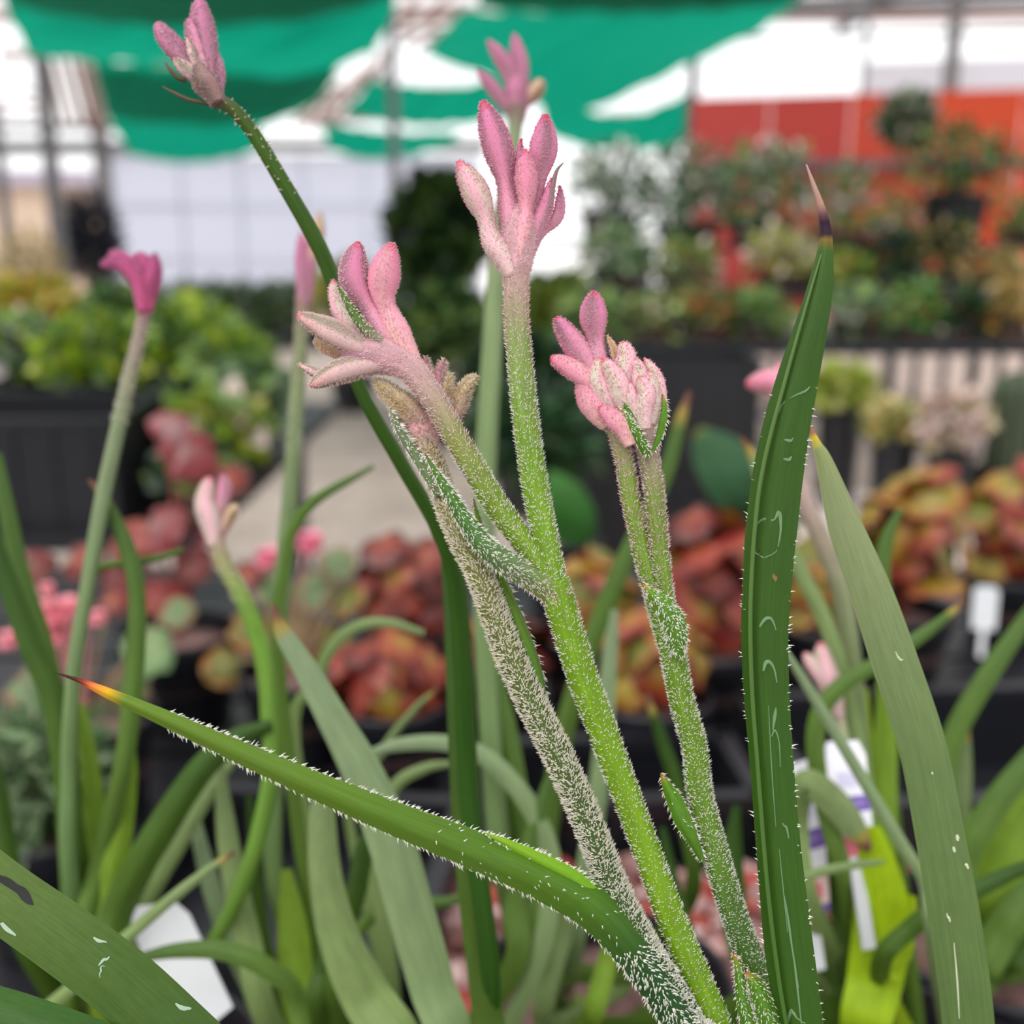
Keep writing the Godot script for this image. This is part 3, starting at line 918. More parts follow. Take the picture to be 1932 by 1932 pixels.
func shell() -> void:
	var g := Geo.new()
	g.box(Vector3(-14, -0.1, -16.3), Vector3(14, 0, 4))
	struct("floor", g, M.concrete)
	g = Geo.new()
	g.box(Vector3(-60, -0.2, -90), Vector3(60, -0.02, -16.3))
	struct("ground_yard", g, M.yard)
	# end wall of translucent sheets, each a pane between glazing bars
	var wall := thing("wall_back", "", "", Vector3(0, 0, -16), "", "structure")
	var xs := [216, 345, 455, 575, 690, 800, 905]
	var ys := [560, 490, 388, 292]
	for i in xs.size() - 1:
		for j in ys.size() - 1:
			var a := G(xs[i], ys[j], 16)
			var b := G(xs[i + 1], ys[j + 1], 16)
			a.x = G(xs[i], 400, 16).x
			b.x = G(xs[i + 1], 400, 16).x
			if j == 0:
				a.y = 0.25
			var p := Geo.new()
			p.box(Vector3(a.x + 0.015, a.y + 0.012, -16.01), Vector3(b.x - 0.015, b.y - 0.012, -16.0))
			obj("pane", p.mesh(), M.sheet, wall)
	var x0 := G(216, 400, 16).x
	var x1 := G(905, 400, 16).x
	for x in xs:
		var p := Geo.new()
		var xx := G(x, 400, 16).x
		p.box(Vector3(xx - 0.008, 0.25, -16.03), Vector3(xx + 0.008, 2.35, -15.98))
		obj("glazing_bar", p.mesh(), M.bar, wall)
	for y in [490, 388]:
		var p := Geo.new()
		var yy := G(500, y, 16).y
		p.box(Vector3(x0, yy - 0.008, -16.04), Vector3(x1, yy + 0.008, -15.97))
		obj("glazing_bar", p.mesh(), M.bar, wall)
	var up := Geo.new()
	up.box(Vector3(x0 - 8, 0, -16.06), Vector3(x1, 0.25, -15.94))
	obj("plinth", up.mesh(), M.concrete, wall)
	var hd := Geo.new()
	hd.box(Vector3(x0 - 8, 2.32, -16.08), Vector3(x1 + 0.1, 2.46, -15.92))
	obj("head_rail", hd.mesh(), M.steel_dark, wall)
	# rails over the open part on the left
	for r in [[240, 0.09], [291, 0.03]]:
		var p := Geo.new()
		var yy := G(100, r[0], 16).y
		p.box(Vector3(x0 - 8, yy - r[1] / 2, -16.05), Vector3(x0 + 0.3, yy + r[1] / 2, -15.95))
		obj("rail", p.mesh(), M.steel_dark, wall)
	var jamb := Geo.new()
	jamb.box(Vector3(x0 - 0.22, 0, -16.05), Vector3(x0, 4.2, -15.95))
	obj("jamb", jamb.mesh(), M.steel, wall)
	# roof: rafters running away from the camera, purlins across them, clear panes on top
	var n := 0
	for x in [-9.0, -4.5, 0.0, 4.5, 9.0]:
		var p := Geo.new()
		bar(p, Vector3(x, 3.95, 3), Vector3(x, 3.95, -16.3), 0.07, 0.14)
		n += 1
		struct("roof_rafter" if n == 1 else "roof_rafter_%03d" % (n - 1), p, M.steel_dark)
	n = 0
	for z in [0.0, -2.5, -5.0, -7.5, -10.0, -12.5, -14.4, -16.2]:
		var p := Geo.new()
		p.box(Vector3(-12, 4.02, z - 0.05), Vector3(12, 4.12, z + 0.05))
		n += 1
		struct("roof_purlin" if n == 1 else "roof_purlin_%03d" % (n - 1), p, M.timber)
	var roof := thing("roof", "", "", Vector3(0, 4.12, 0), "", "structure")
	var clear := StandardMaterial3D.new()
	clear.resource_name = "roof_glazing"
	clear.transparency = BaseMaterial3D.TRANSPARENCY_ALPHA
	clear.albedo_color = Color(0.95, 0.97, 1.0, 0.1)
	clear.roughness = 0.1
	for ix in 6:
		for iz in 4:
			var p := Geo.new()
			p.box(Vector3(-12 + ix * 4.0 + 0.01, 4.121, -16.3 + iz * 5.0 + 0.01), Vector3(-8 + ix * 4.0 - 0.01, 4.127, -11.3 + iz * 5.0 - 0.01))
			obj("pane", p.mesh(), clear, roof)
	# sloping ends of the roof sheets: pale battens in two banks, and level slats over the left opening
	var truss := thing("roof_truss", "", "", Vector3(-2, 3, -12), "", "structure")
	for q in [[92, 116, 120, 236], [112, 112, 146, 236], [134, 112, 166, 236], [152, 116, 182, 236], [168, 124, 196, 238], [556, 232, 640, 160], [580, 236, 690, 132], [600, 238, 716, 130], [630, 236, 730, 140], [650, 176, 726, 108], [684, 150, 732, 96], [742, 66, 850, -12], [760, 86, 868, 6], [790, 92, 880, 30], [738, 40, 800, -20]]:
		var p := Geo.new()
		bar(p, G(q[0], q[1], 12.0), G(q[2], q[3], 12.6), 0.06, 0.05)
		obj("batten", p.mesh(), M.timber, truss)
	for q in [[0, 104, 90, 104, 0.09], [0, 172, 90, 174, 0.03], [0, 196, 92, 198, 0.04], [0, 216, 96, 217, 0.03], [560, 222, 720, 222, 0.08], [560, 196, 735, 190, 0.04], [744, 60, 900, 56, 0.05], [744, 22, 900, 16, 0.06], [744, 190, 960, 192, 0.05], [744, 166, 960, 164, 0.03], [1140, 218, 1300, 214, 0.05], [170, 122, 620, 132, 0.05], [190, 148, 620, 152, 0.04]]:
		var p := Geo.new()
		bar(p, G(q[0], q[1], 12.4), G(q[2], q[3], 12.4), 0.05, q[4])
		obj("batten", p.mesh(), M.timber, truss)
	# posts and eaves rails
	post(86, 200, 8.0, 0.085, "grey steel post at the far left in front of the beige wall")
	post(742, 200, 9.5, 0.075, "grey steel post between the green shade cloths")
	post(1306, 200, 9.3, 0.075, "grey steel post at the left end of the orange fence")
	post(12, 420, 10.0, 0.07, "thin grey steel post at the left edge of the picture", 2.3)
	var rail := thing("wall_right", "", "", Vector3(0, 0, -9.4), "", "structure")
	for r in [[26, 0.075, 1290, 2300], [74, 0.02, 1290, 2300], [2, 0.04, 1500, 2300]]:
		var a := G(r[2], r[0], 9.6)
		var b := G(r[3], r[0] + 14, 9.0)
		b.y = a.y
		var p := Geo.new()
		bar(p, a, b, 0.05, r[1])
		obj("rail", p.mesh(), M.steel_dark, rail)
	for r in [[1627, 0.03], [1792, 0.1]]:
		var a := G(r[0], 165, 9.2)
		var p := Geo.new()
		p.box(Vector3(a.x - r[1] / 2, 0, a.z - 0.03), Vector3(a.x + r[1] / 2, 3.95, a.z + 0.03))
		obj("upright", p.mesh(), M.steel, rail)
	var pa := G(1630, 190, 9.5)
	var pb := G(2300, 95, 8.9)
	var sh := Geo.new()
	sh.sheet([[Vector3(pa.x, 2.1, pa.z), Vector3(pb.x, 2.1, pb.z)], [Vector3(pa.x, pb.y, pa.z), Vector3(pb.x, pb.y, pb.z)]], [Color.WHITE, Color.WHITE])
	obj("sheet", sh.mesh(), M.sheet, rail)
	# orange fence of corrugated panels
	var fl := G(1306, 186, 9.15)
	var fr := G(1932, 166, 8.55)
	var dir := Vector3(fr.x - fl.x, 0, fr.z - fl.z).normalized()
	var fence := thing("corrugated_fence", "orange red corrugated metal fence behind the plants on the right", "fence", Vector3(fl.x, 0, fl.z))
	var out := dir.cross(Vector3.UP) * -1.0
	var reds := [rgb(194, 72, 68), rgb(190, 68, 60), rgb(204, 76, 54), rgb(214, 80, 46), rgb(220, 84, 42), rgb(216, 80, 42)]
	for k in 8:
		var p := Geo.new()
		var rows := [[], []]
		for q in 41:
			var f := q / 40.0 * 0.6
			var o := fl + dir * (k * 0.605 + f) + out * (0.012 * sin(q * PI / 2.5))
			rows[0].append(Vector3(o.x, 0.52, o.z))
			rows[1].append(Vector3(o.x, fl.y, o.z))
		p.sheet(rows, [reds[mini(k, 5)], reds[mini(k, 5)]])
		obj("panel", p.mesh(), M.plain, fence)
	var kerb := Geo.new()
	kerb.box(Vector3(0, 0, -0.08), Vector3(5.2, 0.52, 0.08), Color.WHITE, Transform3D(Basis(dir, Vector3.UP, -out), Vector3(fl.x, 0, fl.z)))
	obj("kerb_wall", kerb.mesh(), solid("pale_pink_block", 226, 208, 200, 0.9), fence)
	for h in [0.75, 1.7]:
		var p := Geo.new()
		bar(p, Vector3(fl.x, h, fl.z) - out * 0.05, Vector3(fl.x, h, fl.z) - out * 0.05 + dir * 4.8, 0.04, 0.06)
		obj("fence_rail", p.mesh(), M.steel_dark, fence)
	# pale building outside, on the left
	var bd := thing("building", "beige building with a lavender fascia outside the glasshouse", "building", Vector3(-9, 0, -21))
	var q0 := G(-300, 350, 20)
	var q1 := G(236, 350, 20)
	var p0 := Geo.new()
	p0.box(Vector3(q0.x, -0.02, -24), Vector3(q1.x, q1.y, -20))
	obj("wall", p0.mesh(), solid("beige_render", 206, 182, 160, 0.9), bd)
	var p1 := Geo.new()
	p1.box(Vector3(q0.x, q1.y, -24.1), Vector3(q1.x + 0.1, G(100, 322, 20).y, -19.85))
	obj("fascia", p1.mesh(), solid("lavender_fascia", 172, 164, 180, 0.6), bd)


# a hung sheet lofted through level curves; each curve is [distance, [[x, y], ...]]
func cloth(called: String, label: String, rows: Array, col: Color, layers := 1) -> void:
	var curves := []
	for r in rows:
		var s := spline(r[1], 25)
		var c := []
		for q in s:
			var p := G(q[0], q[1], r[0])
			c.append([p.x, p.y, p.z])
		curves.append(c)
	var grid := []
	var cols := []
	var steps := 14
	for i in steps:
		grid.append([])
		cols.append(col)
	for j in 25:
		var line := []
		for c in curves:
			line.append(c[j])
		var s := spline(line, steps)
		for i in steps:
			grid[i].append(Vector3(s[i][0], s[i][1] + 0.01 * sin(j * 1.7 + i), s[i][2] + 0.02 * sin(j * 0.9 + i * 0.5)))
	var g := Geo.new()
	g.sheet(grid, cols)
	var mid: Vector3 = grid[0][12]
	var t := thing("hanging_" + called, label, "shade cloth", mid, "green shade cloths slung under the roof")
	obj("sheet", g.mesh(), M.cloth, t)
	for k in layers - 1:
		# unseen further layers of the same cloth, stacked on top to darken it
		var g2 := Geo.new()
		var up := []
		for r in grid:
			var row := []
			for p in r:
				row.append(p + Vector3(0, 0.05 * (k + 1), 0.05 * (k + 1)))
			up.append(row)
		g2.sheet(up, cols)
		obj("unseen_shading_layer", g2.mesh(), M.cloth, t)
	for j in [0, 24]:
		var w := Geo.new()
		var p: Vector3 = grid[0][j]
		stem(w, [p, p.lerp(Vector3(p.x, 4.03, p.z), 0.5), Vector3(p.x, 4.03, p.z)], [0.003, 0.003, 0.003], [[0, Color(0.2, 0.2, 0.2)], [1, Color(0.2, 0.2, 0.2)]], 5)
		obj("cord", w.mesh(), M.plain, t)


func cloths() -> void:
	cloth("shade_cloth", "dark teal shade cloth along the upper left edge of the picture", [
		[5.2, [[-60, -190], [350, -120], [800, -190]]], [6.2, [[-20, -60], [350, -20], [780, -70]]], [7.0, [[15, 14], [190, 46], [350, 56], [560, 44], [742, 0]]]], rgb(0, 168, 136), 3)
	cloth("shade_cloth", "bright green shade cloth sagging below the dark one at upper left", [
		[7.05, [[8, 6], [190, 40], [350, 50], [560, 38], [748, -6]]], [7.2, [[30, 55], [180, 84], [345, 90], [560, 92], [735, 40]]], [7.5, [[52, 104], [180, 116], [340, 122], [540, 146], [706, 100]]]], rgb(0, 168, 136))
	cloth("shade_cloth", "dark green shade cloth hanging lower behind the topmost left bud cluster", [
		[10.6, [[185, 138], [350, 150], [500, 150], [640, 140]]], [10.9, [[196, 190], [350, 200], [500, 195], [620, 165]]], [11.2, [[206, 232], [350, 246], [480, 240], [600, 196]]]], rgb(0, 168, 136), 3)
	cloth("shade_cloth", "bright green fold of shade cloth over the pale end wall", [
		[13.0, [[206, 228], [300, 236], [400, 238], [492, 236]]], [13.1, [[228, 262], [300, 272], [400, 274], [490, 262]]], [13.2, [[240, 290], [300, 304], [380, 307], [482, 288]]]], rgb(0, 168, 136))
	cloth("shade_cloth", "small green swag of shade cloth beside the middle post", [
		[13.4, [[606, 228], [680, 242], [760, 250], [866, 246]]], [13.5, [[614, 262], [680, 280], [760, 284], [856, 258]]], [13.6, [[618, 280], [680, 300], [760, 298], [872, 264]]]], rgb(0, 168, 136))
	cloth("shade_cloth", "teal shade cloth between the middle post and the upright flower", [
		[11.6, [[700, 152], [770, 160], [860, 164], [960, 140]]], [11.8, [[668, 190], [770, 204], [860, 206], [960, 190]]], [12.0, [[644, 212], [760, 236], [860, 236], [980, 222]]]], rgb(0, 168, 136))
	cloth("shade_cloth", "dark teal shade cloth along the upper middle edge of the picture", [
		[5.4, [[860, -190], [1200, -160], [1640, -200]]], [6.3, [[890, -60], [1200, -40], [1580, -70]]], [7.0, [[905, 18], [1100, 28], [1300, 26], [1500, 8]]]], rgb(0, 168, 136), 3)
	cloth("shade_cloth", "large bright green shade cloth sloping down left from the upper right", [
		[7.05, [[872, 22], [1080, 24], [1300, 22], [1498, 6]]], [7.6, [[830, 66], [1000, 110], [1200, 100], [1440, 54]]], [8.2, [[796, 104], [930, 150], [1060, 218], [1180, 180], [1290, 126], [1400, 72]]]], rgb(0, 168, 136))
	cloth("shade_cloth", "turquoise lower corner of shade cloth left of the orange fence", [
		[9.6, [[1020, 205], [1110, 212], [1200, 214], [1298, 176]]], [9.8, [[1030, 238], [1110, 248], [1200, 246], [1296, 226]]], [10.0, [[1042, 258], [1110, 278], [1200, 284], [1292, 272]]]], rgb(0, 168, 136))


# ---------------------------------------------------------------- benches and trays
func bench(called: String, label: String, x0: float, x1: float, z0: float, z1: float, h: float, m: Material, slats := 8, apron := 0.0) -> void:
	# z0 is the near edge (positive distance), z1 the far one
	var t := thing(called, label, "bench", Vector3((x0 + x1) / 2, 0, -(z0 + z1) / 2))
	var d := (z1 - z0) / slats
	for k in slats:
		var g := Geo.new()
		g.box(Vector3(x0, h - 0.025, -(z0 + d * (k + 1)) + 0.006), Vector3(x1, h, -(z0 + d * k) - 0.006))
		obj("slat", g.mesh(), m, t)
	for x in [x0 + 0.14, x1 - 0.14]:
		for z in [z0 + 0.05, z1 - 0.05]:
			var g := Geo.new()
			g.box(Vector3(x - 0.025, 0, -z - 0.025), Vector3(x + 0.025, h - 0.025, -z + 0.025))
			obj("leg", g.mesh(), M.steel_dark, t)
	if apron > 0.0:
		var n := int((x1 - x0) / 0.085)
		for k in n:
			var g := Geo.new()
			var x := x0 + 0.03 + k * 0.085
			var w := 0.016 if k % 3 else 0.03
			g.box(Vector3(x, h - 0.03 - apron, -z0 - 0.008), Vector3(x + w, h - 0.026, -z0 + 0.01))
			obj("apron_slat", g.mesh(), M.black, t)
		var low := Geo.new()
		low.box(Vector3(x0, h - 0.05 - apron, -z0 - 0.01), Vector3(x1, h - 0.03 - apron, -z0 + 0.012))
		obj("apron_rail", low.mesh(), M.steel_dark, t)


# black plastic tray or crate with ribbed walls: c is the middle of its foot
func crate(called: String, label: String, category: String, c: Vector3, sx: float, h: float, sz: float, turn := 0.0, ribs := 8, group := "") -> void:
	var t := thing(called, label, category, c, group)
	var tr := Transform3D(Basis(Vector3.UP, turn), c)
	var g := Geo.new()
	g.box(Vector3(-sx / 2, 0, -sz / 2), Vector3(sx / 2, 0.004, sz / 2), Color.WHITE, tr)
	obj("base", g.mesh(), M.black, t)
	for w in 4:
		var along := sx if w % 2 == 0 else sz
		var off := sz / 2 if w % 2 == 0 else sx / 2
		var side := tr * Transform3D(Basis(Vector3.UP, w * PI / 2), Vector3.ZERO)
		var p := Geo.new()
		p.box(Vector3(-along / 2 + 0.004, 0.004, off - 0.004), Vector3(along / 2 - 0.004, h - 0.008, off - 0.001), Color.WHITE, side)
		obj("side", p.mesh(), M.black, t)
		var r := Geo.new()
		r.box(Vector3(-along / 2 - 0.003, h - 0.014, off - 0.008), Vector3(along / 2 + 0.003, h, off + 0.006), Color.WHITE, side)
		obj("rim", r.mesh(), M.black, t)
		for k in ribs:
			var q := Geo.new()
			var x := lerpf(-along / 2 + 0.01, along / 2 - 0.01, (k + 0.5) / ribs)
			q.box(Vector3(x - 0.006, 0.002, off - 0.001), Vector3(x + 0.006, h - 0.014, off + 0.004), Color.WHITE, side)
			obj("rib", q.mesh(), M.black, t)


func benches() -> void:
	bench("nursery_bench", "dark slatted bench under the kangaroo paws in front", -1.3, 1.5, 0.1, 1.62, 0.66, M.black, 12)
	bench("nursery_bench", "dark bench with lime leafed plants on the left", -2.2, -0.55, 1.85, 3.5, 0.64, M.black, 10)
	bench("nursery_bench", "dark bench with a slatted apron in front of the orange fence", 0.34, 2.6, 3.35, 3.95, 0.83, M.black, 4, 0.17)
	bench("nursery_bench", "middle shelf bench of the stepped plant display on the right", 0.3, 3.2, 4.3, 4.85, 0.95, M.black, 4)
	bench("nursery_bench", "highest shelf bench of the stepped display before the orange fence", 0.5, 4.0, 5.3, 5.9, 1.12, M.black, 4)
	bench("nursery_bench", "low pale bench with a cactus on the right", 0.55, 1.7, 2.05, 2.75, 0.52, solid("pale_bench", 205, 192, 184, 0.7), 5)
	crate("black_crate", "tall ribbed black crate on the left bench", "crate", Vector3(-0.97, 0.64, -2.10), 0.5, 0.20, 0.36, 0.06, 7)
	crate("black_crate", "upper black crate of the dark stack behind the crowded pink bud head", "crate", Vector3(0.40, 0.575, -3.0), 0.5, 0.27, 0.34, -0.05, 8)
	crate("black_crate", "lower black crate of the dark stack behind the crowded pink bud head", "crate", Vector3(0.40, 0.302, -3.0), 0.5, 0.27, 0.34, 0.02, 8)
	crate("black_crate", "bottom black crate of the dark stack standing on the floor", "crate", Vector3(0.40, 0.0, -3.0), 0.5, 0.30, 0.34, -0.02, 8)
	crate("plant_tray", "black ribbed tray behind the tall dark leaf on the right", "tray", Vector3(0.50, 0.66, -0.86), 0.56, 0.085, 0.20, 0.10, 10)
	crate("plant_tray", "black tray behind the foot of the twin stalk", "tray", Vector3(0.09, 0.66, -0.825), 0.20, 0.07, 0.11, 0.08, 6)
	crate("plant_tray", "black tray behind the leaves at the lower left", "tray", Vector3(-0.16, 0.66, -0.70), 0.22, 0.06, 0.20, -0.12, 7)


# ---------------------------------------------------------------- plants out of focus
var leaf_meshes := {}


func leaf_mesh(kind: String) -> ArrayMesh:
	if leaf_meshes.has(kind):
		return leaf_meshes[kind]
	var g := Geo.new()
	var rows := []
	var cols := []
	var wide: float = {"oval": 0.32, "round": 0.46, "thin": 0.12, "tiny": 0.36}[kind]
	for i in 6:
		var f := i / 5.0
		var w: float = wide * maxf(0.03, sin(PI * pow(f, 0.8)))
		var z := -0.25 * f * f
		rows.append([Vector3(-w, f, z + w * 0.25), Vector3(0, f, z), Vector3(w, f, z + w * 0.25)])
		cols.append(Color.WHITE)
	g.sheet(rows, cols)
	leaf_meshes[kind] = g.mesh()
	return leaf_meshes[kind]


# leaves through an ellipsoid: centre, radii, leaf length, number, colours
func foliage(parent: Node, c: Vector3, r: Vector3, leaf: float, n: int, pal: Array, kind := "oval", called := "foliage") -> void:
	var xf := []
	var cl := []
	for k in n:
		var d := Vector3(rng.randfn(), rng.randfn(), rng.randfn()).normalized()
		var q := pow(rng.randf(), 0.45)
		var p := c + Vector3(d.x * r.x, d.y * r.y, d.z * r.z) * q
		var y := (d + Vector3(rng.randfn(), rng.randfn() + 0.2, rng.randfn()) * 0.6).normalized()
		var x := y.cross(Vector3(rng.randfn(), rng.randfn(), rng.randfn())).normalized()
		var s := leaf * rng.randf_range(0.7, 1.25)
		xf.append(Transform3D(Basis(x * s, y * s, x.cross(y) * s), p))
		var col: Color = pal[rng.randi() % pal.size()]
		var v := rng.randf_range(0.75, 1.25)
		cl.append(Color(minf(1, col.r * v), minf(1, col.g * v), minf(1, col.b * v)))
	scatter(called, leaf_mesh(kind), M.far_leaf, parent, xf, cl)


# a potted plant seen at pixel x, y with half sizes hw, hh at distance z, standing at height h
func shrub(called: String, label: String, x: float, y: float, hw: float, hh: float, z: float, h: float, leaf: float, n: int, pal: Array, kind := "oval", group := "", potted := true) -> Node3D:
	var c := G(x, y, z)
	var s := z / F
	var r := Vector3(hw * s, hh * s, hw * s * 0.9)
	var t := thing(called, label, "plant", Vector3(c.x, h, c.z), group)
	var top := h
	if potted:
		var ph: float = clampf(c.y - r.y * 0.7 - h, 0.06, 0.24)
		top = h + ph
		pot(t, Vector3(c.x, top, c.z), clampf(r.x * 0.75, 0.05, 0.16), ph)
	var g := Geo.new()
	for k in 5:
		var a := TAU * k / 5.0
		var e := c + Vector3(cos(a) * r.x * 0.4, r.y * 0.2, sin(a) * r.z * 0.4)
		stem(g, [Vector3(c.x, top - 0.02, c.z), Vector3(c.x, top - 0.02, c.z).lerp(e, 0.5) + Vector3(0, 0.01, 0), e], [r.x * 0.04 + 0.002, r.x * 0.03 + 0.002, 0.002], [[0, rgb(90, 80, 50)], [1, rgb(90, 110, 50)]], 5)
	obj("stems", g.mesh(), M.plain, t)
	foliage(t, c, r, leaf, n, pal, kind)
	return t


func far_plants() -> void:
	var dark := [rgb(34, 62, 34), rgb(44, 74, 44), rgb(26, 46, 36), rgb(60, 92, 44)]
	var mid := [rgb(96, 134, 66), rgb(116, 150, 76), rgb(70, 106, 54), rgb(146, 172, 92)]
	var grey := [rgb(112, 142, 104), rgb(90, 122, 86), rgb(146, 168, 128), rgb(66, 98, 70), rgb(104, 130, 90), rgb(80, 110, 76), rgb(236, 222, 220)]  # last entry: pale leaves painted in as bright glints
	var lime := [rgb(150, 178, 34), rgb(120, 156, 36), rgb(176, 190, 60), rgb(96, 134, 44), rgb(120, 148, 90)]
	var olive := [rgb(158, 168, 74), rgb(126, 146, 62), rgb(186, 180, 100), rgb(98, 120, 50), rgb(236, 214, 206)]  # the pale pinkish entry paints glints among the leaves
	var straw := [rgb(180, 150, 90), rgb(150, 130, 70), rgb(200, 180, 130), rgb(120, 120, 60)]
	# low clipped hedge before the end wall
	var hg := thing("hedge", "long dark clipped hedge in black troughs before the pale end wall", "hedge", Vector3(-2.6, 0, -12))
	var ha := G(335, 640, 12)
	var hb := G(615, 524, 12)
	var tr := Geo.new()
	tr.box(Vector3(ha.x, 0, -12.25), Vector3(hb.x, 0.24, -11.75))
	obj("trough", tr.mesh(), M.black, hg)
	var xf := []
	var cl := []
	for k in 2600:
		var p := Vector3(rng.randf_range(ha.x, hb.x), rng.randf_range(0.2, hb.y - 0.04), -12 + rng.randf_range(-0.3, 0.3))
		var yv := Vector3(rng.randfn(), rng.randfn(), rng.randfn()).normalized()
		var xv := yv.cross(Vector3(rng.randfn(), rng.randfn(), rng.randfn())).normalized()
		var s := rng.randf_range(0.05, 0.09)
		xf.append(Transform3D(Basis(xv * s, yv * s, xv.cross(yv) * s), p))
		cl.append([rgb(40, 66, 34), rgb(56, 92, 40), rgb(84, 120, 44), rgb(30, 50, 34)][rng.randi() % 4])
	scatter("foliage", leaf_mesh("oval"), M.far_leaf, hg, xf, cl)
	# outside and by the end wall
	shrub("dark_shrub", "dark navy leafed shrub with drooping sides beside the beige building", 170, 450, 50, 84, 9.0, 0.0, 0.09, 1700, [rgb(14, 20, 52), rgb(22, 26, 52), rgb(12, 18, 40), rgb(26, 40, 40)], "thin")
	shrub("straw_shrub", "pale straw coloured shrub at the left edge below the beige building", 50, 500, 62, 60, 7.5, 0.0, 0.08, 420, straw, "thin")
	shrub("straw_shrub", "olive yellow shrub at the left edge behind the lime plants", 60, 570, 90, 40, 5.5, 0.0, 0.07, 500, [rgb(170, 170, 40), rgb(190, 170, 60), rgb(120, 140, 50), rgb(200, 150, 60)])
	shrub("climber_plant", "tall dark ivy like plant left of the upright flower", 826, 440, 88, 104, 7.0, 0.0, 0.1, 1300, dark + [rgb(84, 110, 44), rgb(70, 100, 40)], "round")
	shrub("leafy_shrub", "dark mixed shrub below the ivy like plant", 800, 610, 130, 70, 6.2, 0.0, 0.09, 1000, dark + mid)
	shrub("leafy_shrub", "yellow flecked shrub at the foot of the ivy like plant", 660, 560, 70, 60, 7.5, 0.0, 0.08, 500, olive + [rgb(200, 190, 40)])
	shrub("leafy_shrub", "yellow green mound below the white gap in the end wall", 1050, 590, 110, 66, 6.0, 0.0, 0.08, 1000, [rgb(130, 150, 50), rgb(100, 130, 50), rgb(150, 160, 70), rgb(80, 104, 48)])
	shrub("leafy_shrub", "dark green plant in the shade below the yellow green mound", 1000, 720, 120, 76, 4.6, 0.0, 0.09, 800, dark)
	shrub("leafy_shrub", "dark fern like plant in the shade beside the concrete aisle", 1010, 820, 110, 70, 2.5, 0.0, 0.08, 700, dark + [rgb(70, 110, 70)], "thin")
	# top shelf
	var x := 1120
	var k2 := 0
	var tops := [
		["grey green bush on the top shelf nearest the white gap", 1150, 345, 70, 70, grey], ["grey green bush on the top shelf below the fence post", 1300, 360, 90, 80, grey],
		["light grey leafed bush second right of the fence post", 1440, 350, 90, 85, grey + mid], ["bush with silver leaves right of the withered leaf tip", 1588, 385, 68, 70, grey + olive],
		["dark rounded bush standing highest at the right edge", 1810, 305, 100, 64, dark + mid], ["sparse bush on the top shelf below the dark rounded one", 1692, 415, 50, 40, olive + grey], ["green bush on the top shelf at the right edge", 1925, 410, 50, 40, mid]]
	for q in tops:
		shrub("display_plant", q[0], q[1], q[2], q[3], q[4], 5.6, 1.12, 0.055, int(q[3] * q[4] * 0.06), q[5], "oval", "plants on the stepped display")
	shrub("standard_plant", "small ball headed tree against the orange fence", 1712, 226, 52, 48, 7.6, 0.0, 0.07, 420, grey + dark, "oval", "", false)
	# middle shelf
	for q in [
		["variegated plant on the middle shelf left of the orange patch", 1165, 480, 62, 55, mid + grey], ["light green plant on the middle shelf left of the tall leaf", 1290, 500, 60, 50, olive + mid],
		["olive plant on the middle shelf beside the tall leaf", 1480, 480, 66, 50, olive], ["yellow green plant on the middle shelf behind the tall leaf", 1580, 520, 60, 50, [rgb(150, 170, 50), rgb(100, 130, 50)]],
		["dark plant on the middle shelf right of the tall leaf", 1680, 500, 60, 50, dark], ["dark plant with gaps on the middle shelf near the right edge", 1785, 480, 58, 60, dark + straw], ["straw plant with pale heads at the right edge", 1895, 525, 56, 50, straw]]:
		shrub("display_plant", q[0], q[1], q[2], q[3], q[4], 4.55, 0.95, 0.05, int(q[3] * q[4] * 0.09), q[5], "oval", "plants on the stepped display")
	# front shelf
	for q in [
		["small green plant at the left end of the apron bench", 1120, 590, 56, 44, mid], ["leafy green plant second on the apron bench", 1236, 600, 58, 48, mid + olive],
		["orange tinged plant on the apron bench behind the bud head", 1330, 590, 60, 44, [rgb(170, 110, 60), rgb(110, 120, 60), rgb(90, 110, 60)]], ["green plant on the apron bench left of the tall leaf", 1430, 600, 66, 48, mid],
		["pale green plant on the apron bench right of the tall leaf", 1620, 590, 66, 50, grey + mid], ["bright green plant on the apron bench right of the pale one", 1726, 585, 52, 54, mid + [rgb(60, 130, 40)]],
		["dark green plant on the apron bench near the right edge", 1818, 590, 44, 46, dark], ["golden leafed plant on the apron bench at the right edge", 1908, 585, 46, 60, straw + [rgb(190, 150, 50)]]]:
		shrub("display_plant", q[0], q[1], q[2], q[3], q[4], 3.65, 0.83, 0.04, int(q[3] * q[4] * 0.085), q[5], "oval", "plants on the stepped display")
	# left bench
	for q in [
		["lime plant at the left edge of the left bench", 40, 660, 80, 60, 2.9, lime + grey], ["brightest lime plant on the left bench behind the magenta flower stalk", 180, 670, 96, 66, 2.7, lime],
		["dark green plant behind the magenta flower", 250, 600, 90, 56, 3.2, dark + mid], ["green plant on the left bench right of the magenta flower stalk", 350, 640, 90, 66, 3.0, mid + lime],
		["yellow green plant at the right end of the left bench", 440, 690, 76, 56, 2.7, lime + mid], ["grey green plant on the left bench beside the aisle", 470, 740, 70, 46, 2.5, grey + mid],
		["low lime plant hanging over the right end of the left bench", 412, 815, 84, 60, 2.15, lime + olive], ["shaded green plant under the low lime one", 375, 905, 64, 44, 2.0, dark + mid],
		["shaded green plant between the black crate and the red begonia", 372, 780, 70, 56, 2.3, mid + dark]]:
		shrub("bench_plant", q[0], q[1], q[2], q[3], q[4], q[5], 0.64, 0.045, int(q[3] * q[4] * 0.09), q[6], "round", "plants on the left bench")
